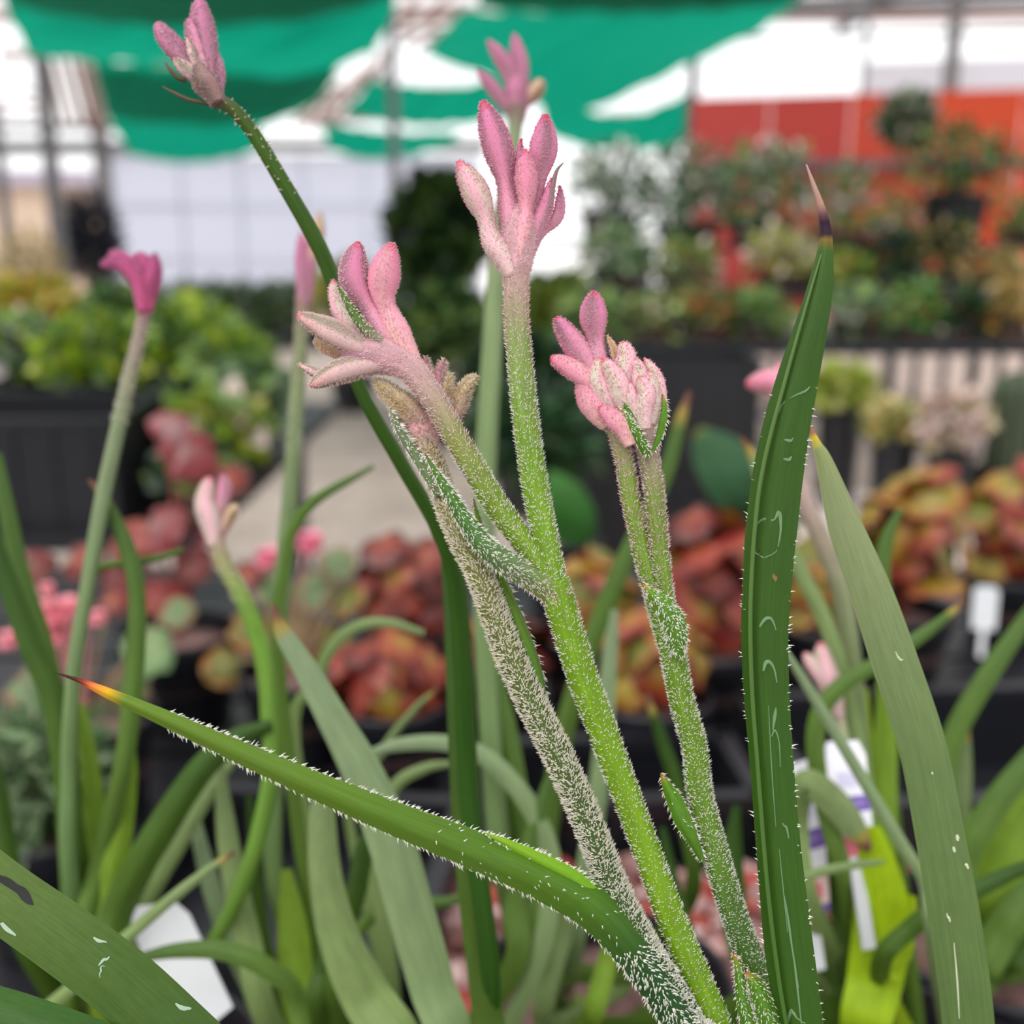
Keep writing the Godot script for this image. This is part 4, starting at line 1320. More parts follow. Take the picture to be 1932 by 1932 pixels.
	# low bench on the right
	shrub("bench_plant", "yellow flowering plant on the low pale bench", 1690, 800, 50, 36, 2.4, 0.52, 0.03, 220, [rgb(220, 200, 140), rgb(200, 180, 110), rgb(120, 140, 70)], "round")
	shrub("bench_plant", "yellow green plant on the low pale bench right of the tall leaf", 1590, 735, 56, 40, 2.6, 0.52, 0.035, 260, [rgb(160, 170, 70), rgb(150, 175, 50), rgb(190, 190, 120)], "round")
	shrub("bench_plant", "pale pink flowering plant on the low bench beside the cactus", 1800, 800, 56, 60, 2.3, 0.52, 0.03, 340, [rgb(240, 220, 215), rgb(230, 200, 195), rgb(170, 160, 120)], "round")
	# column cactus
	var cc := G(1902, 860, 2.35)
	var ct := thing("cactus", "dark green column cactus with pale spines at the right edge", "cactus", Vector3(cc.x, 0.52, cc.z))
	pot(ct, Vector3(cc.x, 0.66, cc.z), 0.075, 0.14)
	var loops := []
	var cols := []
	for i in 14:
		var f := i / 13.0
		var loop := []
		var cl2 := []
		var r := 0.046 * (1.0 if f < 0.8 else sqrt(maxf(0.02, 1.0 - pow((f - 0.8) / 0.2, 2))))
		for j in 40:
			var a := TAU * j / 40
			loop.append(Vector3(cc.x, 0.64 + f * 0.235, cc.z) + Vector3(cos(a), 0, -sin(a)) * r * (1.0 + 0.14 * cos(10 * a)))
			cl2.append(rgb(44, 58, 38).lerp(rgb(96, 106, 82), smoothstep(0.5, 1.0, cos(10 * a))))
		loops.append(loop)
		cols.append(cl2)
	var cg := Geo.new()
	cg.skin(loops, cols)
	obj("column", cg.mesh(), M.plain, ct)


var begonia_meshes := []


# rounded lopsided leaf with a wavy rim; its patches of colour are pigment
func begonia_leaf(v: int, mid: Color, body: Color, rim: Color) -> ArrayMesh:
	var g := Geo.new()
	var rows := []
	var cols := []
	var n := FastNoiseLite.new()
	n.seed = 20 + v
	n.frequency = 0.9
	for i in 6:
		var f := i / 5.0
		var row := []
		var cc := []
		for j in 25:
			var a := TAU * j / 24.0
			var r := (0.5 + 0.06 * cos(a - 0.6) + 0.02 * sin(7 * a + v) + 0.05 * n.get_noise_2d(cos(a) * 2, sin(a) * 2)) * (1.0 - 0.32 * exp(-pow(wrapf(a - PI, -PI, PI) / 0.28, 2)))
			var p := Vector3(cos(a) * r * f, 0, sin(a) * r * f)
			p.y = -0.14 * f * f + 0.05 * sin(5 * a + v) * f * f + 0.02 * cos(8 * a) * f
			row.append(p)
			var q := clampf(f + 0.5 * n.get_noise_2d(p.x * 4 + 9, p.z * 4), 0, 1)
			cc.append(mid.lerp(body, smoothstep(0.0, 0.55, q)).lerp(rim, smoothstep(0.6, 1.0, q)))
		rows.append(row)
		cols.append(cc)
	g.sheet(rows, cols)
	return g.mesh()


func begonia(label: String, x: float, y: float, hw: float, hh: float, d: float, h: float, n: int, size: float, variants: Array, group := "red and orange leafed begonias") -> Node3D:
	var c := P(x, y, d)
	var s := d / F
	var t := thing("begonia", label, "plant", Vector3(c.x, h, c.z), group)
	var ph := 0.085
	pot(t, Vector3(c.x, h + ph, c.z), 0.055, ph)
	var g := Geo.new()
	for k in n:
		var a := k * 2.4 + rng.randf() * 0.4
		var v := 1.0 - 1.75 * (k + 0.5) / n
		var e := sqrt(maxf(0.0, 1.0 - v * v))
		var q := c + Vector3(cos(a) * e * hw * s, v * hh * s, sin(a) * e * hw * s * 0.8) * rng.randf_range(0.75, 1.0)
		var o := MeshInstance3D.new()
		o.mesh = begonia_meshes[variants[rng.randi() % variants.size()]]
		o.set_surface_override_material(0, M.begonia)
		o.name = "leaf"
		t.add_child(o, true)
		var up := (Vector3(cos(a) * e, 0.55 + maxf(v, -0.2), sin(a) * e) + Vector3(rng.randfn(), rng.randfn() * 0.4, rng.randfn()) * 0.45).normalized()
		var out := Vector3(cos(a), -0.3, sin(a))
		var xx := (out - up * out.dot(up)).normalized()
		var sz := size * rng.randf_range(0.75, 1.2)
		o.transform = Transform3D(Basis(xx * sz, up * sz, xx.cross(up) * sz), q - t.position)
		stem(g, [Vector3(c.x, h + ph - 0.015, c.z), Vector3(c.x, h + ph, c.z).lerp(q, 0.55) + Vector3(0, 0.02, 0), q], [0.0022, 0.002, 0.0015], [[0, rgb(120, 60, 50)], [1, rgb(150, 80, 60)]], 5)
	obj("petioles", g.mesh(), M.plain, t)
	return t


# cupped petal blossom made of overlapping petals
func blossom(parent: Node, c: Vector3, r: float, col: Color, n := 7) -> void:
	var g := Geo.new()
	for k in n:
		var d := Vector3(cos(k * 2.4), sin(k * 1.7) * 0.8, sin(k * 2.4)).normalized()
		var w := d.cross(Vector3.UP).normalized()
		var b := w.cross(d)
		var rows := []
		for i in 5:
			var f := i / 4.0
			var row := []
			for j in 5:
				var u := (j - 2) / 2.0
				var ww := sin(PI * (0.12 + 0.8 * f)) * 0.75
				row.append(c + (d * (0.15 + 0.85 * f) + w * u * ww + b * (0.35 * u * u - 0.25 * f * f)) * r)
			rows.append(row)
		g.sheet(rows, [col, col, col, col, col])
	obj("blossom", g.mesh(), M.far_leaf, parent)


func middle_plants() -> void:
	var y_ := rgb(160, 138, 44)
	var o_ := rgb(160, 78, 44)
	var r_ := rgb(122, 40, 36)
	var ol := rgb(104, 106, 40)
	var br := rgb(76, 36, 28)
	begonia_meshes = [
		begonia_leaf(0, ol, rgb(160, 140, 48), o_), begonia_leaf(1, y_, o_, r_), begonia_leaf(2, o_, r_, br), begonia_leaf(3, rgb(130, 134, 44), ol, rgb(170, 110, 50)),
		begonia_leaf(4, o_, rgb(160, 66, 48), r_), begonia_leaf(5, rgb(190, 160, 60), y_, o_), begonia_leaf(6, r_, rgb(144, 52, 46), rgb(150, 76, 52)), begonia_leaf(7, br, r_, br),
		# silver centred crimson leaves of the painted begonia
		begonia_leaf(8, rgb(164, 140, 134), rgb(150, 100, 104), rgb(136, 20, 30)), begonia_leaf(9, rgb(150, 120, 116), rgb(130, 40, 44), rgb(112, 12, 22)),
		# pale green
		begonia_leaf(10, rgb(160, 186, 130), rgb(140, 172, 116), rgb(112, 146, 92)), begonia_leaf(11, rgb(84, 110, 66), rgb(110, 136, 88), rgb(130, 90, 70))]
	begonia("orange and crimson begonia behind the left woolly stalk", 770, 1110, 90, 110, 1.18, 0.66, 22, 0.055, [1, 2, 4, 6, 7, 2])
	begonia("yellow flecked red begonia below and left of the fork", 735, 1280, 92, 86, 1.0, 0.66, 20, 0.05, [1, 5, 6, 2, 4])
	begonia("olive and orange begonia between the two focused stalks", 1120, 1110, 66, 84, 1.15, 0.66, 18, 0.055, [5, 0, 1, 3])
	begonia("large orange red begonia right of the twin stalk", 1340, 1090, 98, 140, 1.12, 0.66, 26, 0.058, [4, 1, 2, 6, 4])
	begonia("yellow bottomed begonia behind the twin stalk", 1230, 1230, 90, 90, 1.0, 0.66, 18, 0.05, [5, 3, 1, 4])
	begonia("brown red begonia low in the gap behind the bright green stalk", 930, 1220, 90, 90, 1.12, 0.66, 18, 0.052, [3, 0, 2, 7])
	begonia("brown and orange begonia just right of the tall dark leaf", 1550, 1110, 70, 100, 1.2, 0.66, 18, 0.052, [3, 4, 2, 0])
	begonia("olive and rust begonia near the right edge", 1715, 1000, 100, 130, 1.22, 0.66, 26, 0.062, [3, 0, 5, 1])
	begonia("rust coloured begonia at the right edge", 1918, 985, 84, 120, 1.36, 0.66, 24, 0.062, [3, 2, 1, 0, 4])
	shrub("silver_fern", "silvery green fern at the left edge behind the magenta flowered plant", 70, 1470, 120, 120, 0.70, 0.66, 0.03, 420, [rgb(120, 146, 104), rgb(96, 126, 84), rgb(150, 168, 130), rgb(72, 100, 56)], "thin")
	# painted begonia with silver and crimson leaves
	var rex := thing("begonia", "painted begonia with silver centred crimson leaves on the left", "plant", P(330, 1100, 1.12) * Vector3(1, 0, 1) + Vector3(0, 0.66, 0))
	pot(rex, rex.position + Vector3(0, 0.1, 0), 0.06, 0.1)
	var pg := Geo.new()
	for q in [[350, 850, 9, 116, 0.7], [292, 990, 9, 120, -0.7], [322, 806, 8, 84, 0.9], [395, 940, 7, 76, 0.4], [240, 1010, 6, 90, -0.4], [430, 900, 2, 80, 0.2], [360, 1060, 7, 80, 0.0], [220, 1080, 7, 80, 0.3], [150, 1050, 2, 90, -0.3], [300, 1120, 6, 80, 0.2]]:
		var p := P(q[0], q[1], 1.12)
		var o := MeshInstance3D.new()
		o.mesh = begonia_meshes[q[2]]
		o.set_surface_override_material(0, M.begonia)
		o.name = "leaf"
		rex.add_child(o, true)
		var sz: float = q[3] * 1.12 / F
		var up := Vector3(sin(q[4]) * 0.6, 0.62, 0.62).normalized()
		var xx := Vector3(cos(q[4]), sin(q[4]), 0)
		xx = (xx - up * xx.dot(up)).normalized()
		o.transform = Transform3D(Basis(xx * sz, up * sz, xx.cross(up) * sz), p - rex.position)
		stem(pg, [rex.position + Vector3(0, 0.09, 0), (rex.position + Vector3(0, 0.12, 0)).lerp(p, 0.6), p], [0.0025, 0.002, 0.0015], [[0, rgb(140, 60, 60)], [1, rgb(150, 70, 70)]], 5)
	obj("petioles", pg.mesh(), M.plain, rex)
	# pink flowering begonias
	var fl := thing("begonia", "silver leafed begonia with coral pink blossoms at the left edge", "plant", P(150, 1300, 0.95) * Vector3(1, 0, 1) + Vector3(0, 0.66, 0))
	pot(fl, fl.position + Vector3(0, 0.09, 0), 0.06, 0.09)
	var fg := Geo.new()
	for q in [[92, 1160, 40], [70, 1175, 30], [118, 1150, 34], [105, 1195, 32], [15, 1206, 22], [182, 1165, 18], [88, 1110, 14]]:
		var p := P(q[0], q[1], 0.95)
		blossom(fl, p, q[2] * 0.95 / F, rgb(250, 168, 180))
		stem(fg, [fl.position + Vector3(0, 0.08, 0), (fl.position + Vector3(0, 0.16, 0)).lerp(p, 0.6), p], [0.002, 0.0015, 0.001], [[0, rgb(170, 120, 110)], [1, rgb(220, 130, 140)]], 5)
	for q in [[290, 1225, 10, 100, 0.9], [240, 1290, 11, 90, 0.5], [60, 1290, 11, 110, 0.2], [20, 1380, 11, 110, 0.0], [110, 1400, 11, 110, 0.4], [190, 1350, 11, 100, -0.3], [60, 1060, 7, 80, 0.2], [210, 1130, 2, 70, 0.1], [330, 1150, 11, 70, 0.1]]:
		var p := P(q[0], q[1], 0.98)
		var o := MeshInstance3D.new()
		o.mesh = begonia_meshes[q[2]]
		o.set_surface_override_material(0, M.begonia)
		o.name = "leaf"
		fl.add_child(o, true)
		var sz: float = q[3] / F
		var up := Vector3(sin(q[4]) * 0.5, 0.72, 0.62).normalized()
		var xx := Vector3(cos(q[4] * 3.0), 0, sin(q[4] * 3.0))
		xx = (xx - up * xx.dot(up)).normalized()
		o.transform = Transform3D(Basis(xx * sz, up * sz, xx.cross(up) * sz), p - fl.position)
		stem(fg, [fl.position + Vector3(0, 0.08, 0), (fl.position + Vector3(0, 0.1, 0)).lerp(p, 0.6), p], [0.002, 0.0018, 0.0012], [[0, rgb(150, 110, 90)], [1, rgb(150, 140, 100)]], 5)
	obj("stems", fg.mesh(), M.plain, fl)
	var f2 := thing("begonia", "grey green begonia with two round pink blossoms left of the aisle", "plant", P(560, 1180, 1.05) * Vector3(1, 0, 1) + Vector3(0, 0.66, 0))
	pot(f2, f2.position + Vector3(0, 0.09, 0), 0.055, 0.09)
	var g2 := Geo.new()
	for q in [[508, 1048, 24], [500, 1056, 20], [584, 1020, 26], [583, 1030, 22]]:
		var p := P(q[0], q[1], 1.05)
		blossom(f2, p, q[2] * 1.05 / F, rgb(250, 160, 184))
		stem(g2, [f2.position + Vector3(0, 0.08, 0), (f2.position + Vector3(0, 0.2, 0)).lerp(p, 0.6), p], [0.002, 0.0015, 0.001], [[0, rgb(150, 130, 100)], [1, rgb(220, 130, 140)]], 5)
	for q in [[640, 1060, 11, 80], [590, 1110, 11, 100], [520, 1110, 11, 90], [460, 1080, 2, 80], [650, 1130, 3, 80], [560, 1180, 3, 100], [470, 1180, 3, 90], [620, 1200, 3, 90], [430, 1250, 3, 90]]:
		var p := P(q[0], q[1], 1.08)
		var o := MeshInstance3D.new()
		o.mesh = begonia_meshes[q[2]]
		o.set_surface_override_material(0, M.begonia)
		o.name = "leaf"
		f2.add_child(o, true)
		var sz: float = q[3] * 1.08 / F
		var up := Vector3(rng.randfn() * 0.3, 0.75, 0.6).normalized()
		var xx := up.cross(Vector3(rng.randfn(), 0.3, rng.randfn())).normalized()
		o.transform = Transform3D(Basis(xx * sz, up * sz, xx.cross(up) * sz), p - f2.position)
		stem(g2, [f2.position + Vector3(0, 0.08, 0), (f2.position + Vector3(0, 0.1, 0)).lerp(p, 0.6), p], [0.002, 0.0018, 0.0012], [[0, rgb(150, 110, 90)], [1, rgb(150, 140, 100)]], 5)
	obj("stems", g2.mesh(), M.plain, f2)
	# broad leafed plant behind the twin stalk
	var bl := thing("broad_leafed_plant", "plant with broad bluish green leaves left of the tall dark leaf", "plant", P(1400, 1060, 1.35) * Vector3(1, 0, 1) + Vector3(0, 0.66, 0))
	pot(bl, bl.position + Vector3(0, 0.1, 0), 0.06, 0.1)
	for q in [[[1316, 812, 20, 1.3], [1345, 850, 90, 1.3], [1390, 905, 120, 1.3], [1430, 970, 90, 1.32]], [[1450, 880, 10, 1.34], [1470, 930, 80, 1.34], [1455, 1000, 90, 1.34]]]:
		var g := Geo.new()
		var px: Array = q.duplicate()
		px.append(to_px(bl.position + Vector3(0, 0.09, 0), 0.008))
		blade_px(g, px, [[0, rgb(150, 150, 70)], [0.1, rgb(74, 118, 80)], [1, rgb(70, 112, 74)]], 24, 0.15, 0, 0.001)
		obj("leaf", g.mesh(), M.leaf, bl)
	var b2 := thing("broad_leafed_plant", "plant with one broad green leaf behind the bright green stalk", "plant", P(1060, 1110, 1.5) * Vector3(1, 0, 1) + Vector3(0, 0.66, 0))
	pot(b2, b2.position + Vector3(0, 0.1, 0), 0.05, 0.1)
	for q in [[[1034, 890, 10, 1.45], [1060, 930, 70, 1.45], [1085, 985, 80, 1.46], [1075, 1040, 50, 1.48]], [[1015, 960, 10, 1.5], [1030, 1000, 50, 1.5], [1050, 1060, 50, 1.5]]]:
		var g := Geo.new()
		var px: Array = q.duplicate()
		px.append(to_px(b2.position + Vector3(0, 0.09, 0), 0.008))
		blade_px(g, px, [[0, rgb(80, 140, 60)], [1, rgb(64, 124, 60)]], 20, 0.2, 0, 0.001)
		obj("leaf", g.mesh(), M.leaf, b2)


# ---------------------------------------------------------------- other kangaroo paws, out of focus
# leaves: [[[x, y, w, d] ...], colour key, fold, roll, brown tip]; each runs tip -> foot and then into its pot
func paw(label: String, base: Vector3, leaves: Array, stalks: Array) -> void:
	var t := thing("kangaroo_paw", label, "plant", Vector3(base.x, 0.66, base.z), "kangaroo paws on the front bench")
	pot(t, Vector3(base.x, base.y + 0.012, base.z), 0.06, base.y + 0.012 - 0.66)
	var pal := {"g": rgb(88, 120, 56), "d": rgb(54, 88, 32), "p": rgb(142, 164, 110), "l": rgb(136, 172, 54), "y": rgb(176, 210, 10), "s": rgb(150, 172, 132)}
	for l in leaves:
		var g := Geo.new()
		var px: Array = l[0].duplicate()
		var spread := Vector3(rng.randf_range(-0.025, 0.025), 0, rng.randf_range(-0.025, 0.025))
		px.append(to_px(base + spread, 0.007))
		var col: Color = pal[l[1]]
		var stops := [[0, col], [1, col.lerp(pal["l"], 0.35)]]
		if l.size() > 4 and l[4]:
			stops = [[0, rgb(120, 84, 70)], [0.06, rgb(130, 92, 76)], [0.1, rgb(190, 170, 80)], [0.14, col], [1, col.lerp(pal["l"], 0.35)]]
		blade_px(g, px, stops, 44, l[2], l[3], 0.0007)
		obj("leaf", g.mesh(), M.leaf, t)
	for s in stalks:
		var g := Geo.new()
		var px: Array = s[0].duplicate()
		px.append(to_px(base + Vector3(rng.randf_range(-0.02, 0.02), 0, rng.randf_range(-0.02, 0.02)), 0.006))
		stem_px(g, px, s[1], 44, 10)
		var o := obj("flower_stalk", g.mesh(), M.stalk, t)
		if s[4] > 0.0:
			hairs(g, "hairs", o, s[4], 0.0010, [[0, rgb(240, 200, 205)], [0.3, rgb(236, 230, 215)], [1, rgb(236, 232, 215)]], -0.3, 0.0, 0.3)
		if s[2].size():
			cluster(o, s[2], s[3], 4.0, 0.0006)
		if s.size() > 5:
			for q in s[5]:
				var bg := Geo.new()
				blade_px(bg, q, [[0, rgb(120, 100, 80)], [1, rgb(84, 84, 60)]], 16, 0.5, 0.0)
				obj("bract", bg.mesh(), M.stalk, o)


func near_rows() -> void:
	var pinkdown := [[0, rgb(236, 180, 200)], [1, rgb(232, 150, 186)]]
	# left plant with the magenta flower
	paw("kangaroo paw with a curved magenta flower at the far left", Vector3(-0.17, 0.79, -0.40), [
		[[[-8, 855, 20, .42], [12, 960, 30, .42], [38, 1080, 34, .42], [85, 1230, 36, .42], [118, 1400, 36, .42], [130, 1600, 40, .42], [150, 1800, 44, .42]], "g", 0.4, 10, false],
		[[[-60, 900, 30, .40], [0, 1060, 36, .40], [60, 1220, 44, .40], [105, 1330, 46, .40], [128, 1500, 44, .40], [150, 1700, 46, .41]], "d", 0.4, 0, false],
		[[[168, 905, 8, .39], [200, 945, 20, .39], [238, 1030, 30, .39], [258, 1120, 32, .39], [254, 1260, 36, .39], [232, 1450, 36, .39], [190, 1620, 38, .40], [165, 1800, 40, .40]], "g", 0.4, 0, true],
		[[[346, 1036, 10, .40], [300, 1052, 14, .40], [240, 1062, 15, .40], [185, 1072, 14, .40], [160, 1120, 14, .40], [140, 1400, 16, .40]], "g", 0.3, 0, false],
		[[[512, 1368, 20, .385], [450, 1392, 40, .385], [390, 1440, 50, .385], [330, 1520, 54, .385], [270, 1620, 58, .385], [215, 1735, 60, .39], [180, 1850, 50, .39]], "d", 0.5, 0, false],
		[[[452, 1420, 16, .41], [400, 1490, 26, .41], [340, 1590, 30, .41], [280, 1700, 32, .41], [240, 1840, 32, .41]], "p", 0.3, 0, false],
		[[[-40, 1380, 30, .42], [-6, 1500, 40, .42], [14, 1640, 46, .42], [60, 1800, 46, .42]], "d", 0.4, 0, false],
		[[[150, 1330, 20, .41], [170, 1450, 34, .41], [182, 1600, 44, .41], [190, 1760, 46, .41]], "l", 0.3, 0, false],
		[[[236, 1330, 14, .40], [240, 1450, 36, .40], [225, 1560, 52, .40], [205, 1680, 56, .40], [190, 1850, 50, .40]], "l", 0.3, 0, false],
		[[[250, 1810, 14, .365], [330, 1794, 28, .365], [420, 1794, 36, .365], [500, 1824, 38, .365], [560, 1890, 36, .37], [540, 2040, 34, .38]], "g", 0.3, 0, false],
		[[[442, 1608, 7, .36], [400, 1636, 16, .36], [330, 1690, 22, .36], [260, 1750, 24, .36], [150, 1850, 26, .36], [60, 1960, 26, .37]], "p", 0.3, 0, true]],
	[
		[[[274, 575, 22, .385], [262, 640, 24, .385], [240, 730, 27, .385], [218, 830, 28, .385], [192, 950, 29, .385], [168, 1090, 28, .385], [142, 1250, 28, .385], [130, 1450, 30, .39], [140, 1700, 32, .40]],
			[[0, rgb(186, 120, 140)], [0.08, rgb(170, 150, 140)], [0.3, rgb(142, 158, 120)], [1, rgb(100, 140, 70)]],
			[[[[272, 590], [282, 545], [290, 510], [292, 476]], 34, .385, .385, NARROW, 8], [[[274, 590], [264, 530], [232, 496], [190, 500]], 40, .384, .384, NARROW, 8], [[[274, 570], [256, 512], [226, 484], [204, 480]], 28, .386, .386, NARROW, 8], [[[274, 580], [276, 520], [266, 492], [256, 478]], 40, .386, .386, NARROW, 8]],
			[[0, rgb(214, 130, 170)], [1, rgb(206, 120, 170)]], 0.5],
		[[[404, 1000, 30, .39], [420, 1060, 32, .39], [448, 1110, 33, .39], [480, 1180, 33, .39], [500, 1260, 34, .39], [508, 1350, 34, .39], [505, 1500, 32, .39], [420, 1750, 32, .40]],
			[[0, rgb(205, 165, 165)], [0.1, rgb(170, 165, 120)], [0.35, rgb(120, 165, 60)], [1, rgb(110, 150, 60)]],
			[[[[406, 1030], [398, 985], [388, 945], [396, 900]], 46, .39, .39, PLUMP, 1], [[[410, 1020], [428, 985], [440, 962], [450, 955]], 24, .391, .391, NARROW, 4], [[[404, 1000], [420, 940], [424, 915], [418, 895]], 26, .391, .391, NARROW, 0]],
			[[0, rgb(236, 205, 205)], [1, rgb(236, 196, 205)]], 0.4]])
	# plant in the middle
	paw("kangaroo paw with the topmost bud cluster on a long bent stalk", Vector3(-0.045, 0.79, -0.36), [
		[[[516, 1140, 6, .345], [532, 1190, 30, .345], [575, 1260, 46, .345], [625, 1350, 58, .345], [680, 1450, 74, .345], [735, 1580, 86, .345], [775, 1720, 88, .345], [815, 1860, 86, .345], [850, 2000, 80, .35]], "s", 0.2, 0, true],
		[[[842, 1010, 30, .33], [858, 1100, 46, .33], [866, 1230, 52, .33], [872, 1380, 54, .33], [882, 1550, 58, .33], [900, 1720, 62, .33], [924, 1932, 60, .335], [940, 2050, 56, .34]], "d", 0.35, -10, false],
		[[[700, 1420, 14, .40], [760, 1404, 26, .40], [840, 1402, 30, .40], [910, 1425, 34, .40], [970, 1480, 36, .40], [1020, 1560, 38, .40], [1040, 1660, 38, .40], [1000, 1850, 36, .40]], "s", 0.2, 0, false],
		[[[860, 1440, 10, .42], [800, 1450, 20, .42], [740, 1490, 24, .42], [700, 1600, 26, .42], [740, 1850, 28, .42]], "p", 0.2, 0, false],
		[[[612, 1480, 36, .36], [608, 1560, 52, .36], [615, 1660, 62, .36], [640, 1770, 76, .36], [690, 1880, 92, .36], [760, 2000, 90, .36]], "p", 0.2, 0, false],
		[[[416, 1440, 12, .40], [424, 1540, 34, .40], [440, 1650, 44, .40], [468, 1770, 48, .40], [510, 1932, 48, .40]], "p", 0.25, 0, false],
		[[[366, 1540, 20, .42], [390, 1640, 32, .42], [420, 1740, 36, .42], [470, 1850, 38, .42], [540, 1980, 40, .42]], "s", 0.25, 0, false],
		[[[706, 1540, 10, .38], [688, 1600, 34, .38], [672, 1680, 40, .38], [650, 1760, 40, .38], [640, 1900, 40, .38]], "d", 0.35, 0, false],
		[[[470, 1500, 12, .44], [480, 1580, 24, .44], [486, 1680, 26, .44], [520, 1850, 28, .44]], "d", 0.3, 0, false],
		[[[540, 1640, 20, .41], [552, 1750, 56, .41], [560, 1850, 66, .41], [580, 1960, 60, .41]], "l", 0.25, 0, false],
		[[[620, 1760, 24, .39], [612, 1830, 40, .39], [600, 1932, 48, .39]], "d", 0.3, 0, false],
		[[[705, 880, 8, .41], [660, 905, 14, .41], [600, 940, 20, .41], [560, 985, 22, .41], [540, 1060, 22, .41], [530, 1300, 24, .41]], "g", 0.3, 0, false],
		[[[800, 1195, 10, .43], [740, 1176, 18, .43], [680, 1180, 22, .43], [630, 1216, 24, .43], [596, 1290, 24, .43], [560, 1450, 24, .43]], "p", 0.2, 0, false],
		[[[940, 1660, 8, .42], [850, 1700, 20, .42], [760, 1704, 24, .42], [690, 1740, 26, .42], [640, 1850, 28, .42]], "g", 0.3, 0, false],
		[[[826, 1300, 8, .45], [780, 1340, 12, .45], [720, 1420, 16, .45], [660, 1560, 18, .45]], "p", 0.2, 0, true],
		[[[1052, 1420, 10, .40], [1010, 1560, 34, .40], [975, 1700, 42, .40], [955, 1850, 44, .40]], "g", 0.25, 0, false]],
	[
		[[[398, 170, 34, .268], [414, 190, 27, .268], [440, 206, 26, .268], [482, 258, 27, .270], [536, 348, 29, .272], [592, 446, 31, .275], [626, 525, 30, .278], [655, 640, 28, .282], [682, 740, 27, .286], [760, 880, 28, .292], [832, 1010, 30, .30], [866, 1150, 34, .31], [884, 1500, 36, .325], [930, 1932, 38, .34]],
			[[0, rgb(150, 110, 100)], [0.05, rgb(150, 104, 116)], [0.12, rgb(80, 96, 44)], [0.2, rgb(66, 100, 26)], [1, rgb(44, 90, 16)]],
			[[[[398, 150], [390, 90], [380, 36], [376, -4]], 46, .268, .268, PLUMP, 6], [[[390, 140], [376, 100], [364, 58], [356, 34]], 34, .267, .2665, PLUMP, 0], [[[382, 150], [346, 108], [314, 72], [296, 42]], 40, .2675, .267, PLUMP, 6],
				[[[380, 140], [368, 112], [362, 94], [353, 69]], 24, .266, .2655, NARROW, 3], [[[384, 156], [362, 138], [346, 126], [327, 109]], 28, .266, .2655, NARROW, 3], [[[410, 180], [412, 140], [404, 110], [396, 80]], 26, .2685, .2685, NARROW, 6],
				[[[412, 196], [396, 168], [380, 146], [372, 116]], 48, .2665, .266, PLUMP, 7]],
			[[0, rgb(176, 150, 150)], [1, rgb(222, 170, 196)]], 0.3, [[[306, 163, 2, .266], [330, 176, 6, .2662], [359, 189, 8, .2665], [404, 197, 9, .267]], [[312, 118, 4, .265], [322, 132, 7, .265], [334, 146, 9, .2655], [352, 152, 10, .266]]]],
		[[[572, 560, 26, .43], [568, 640, 26, .43], [560, 750, 28, .43], [550, 900, 30, .43], [540, 1020, 32, .43], [528, 1160, 32, .43], [520, 1320, 32, .43], [516, 1500, 34, .43], [540, 1750, 34, .42]],
			[[0, rgb(176, 130, 130)], [0.12, rgb(140, 150, 110)], [0.5, rgb(128, 156, 104)], [1, rgb(100, 130, 60)]],
			[[[[574, 575], [576, 530], [572, 490], [568, 440]], 34, .43, .43, NARROW, 6], [[[576, 540], [588, 480], [600, 440], [604, 400]], 26, .431, .431, NARROW, 4]],
			pinkdown, 0.4]])
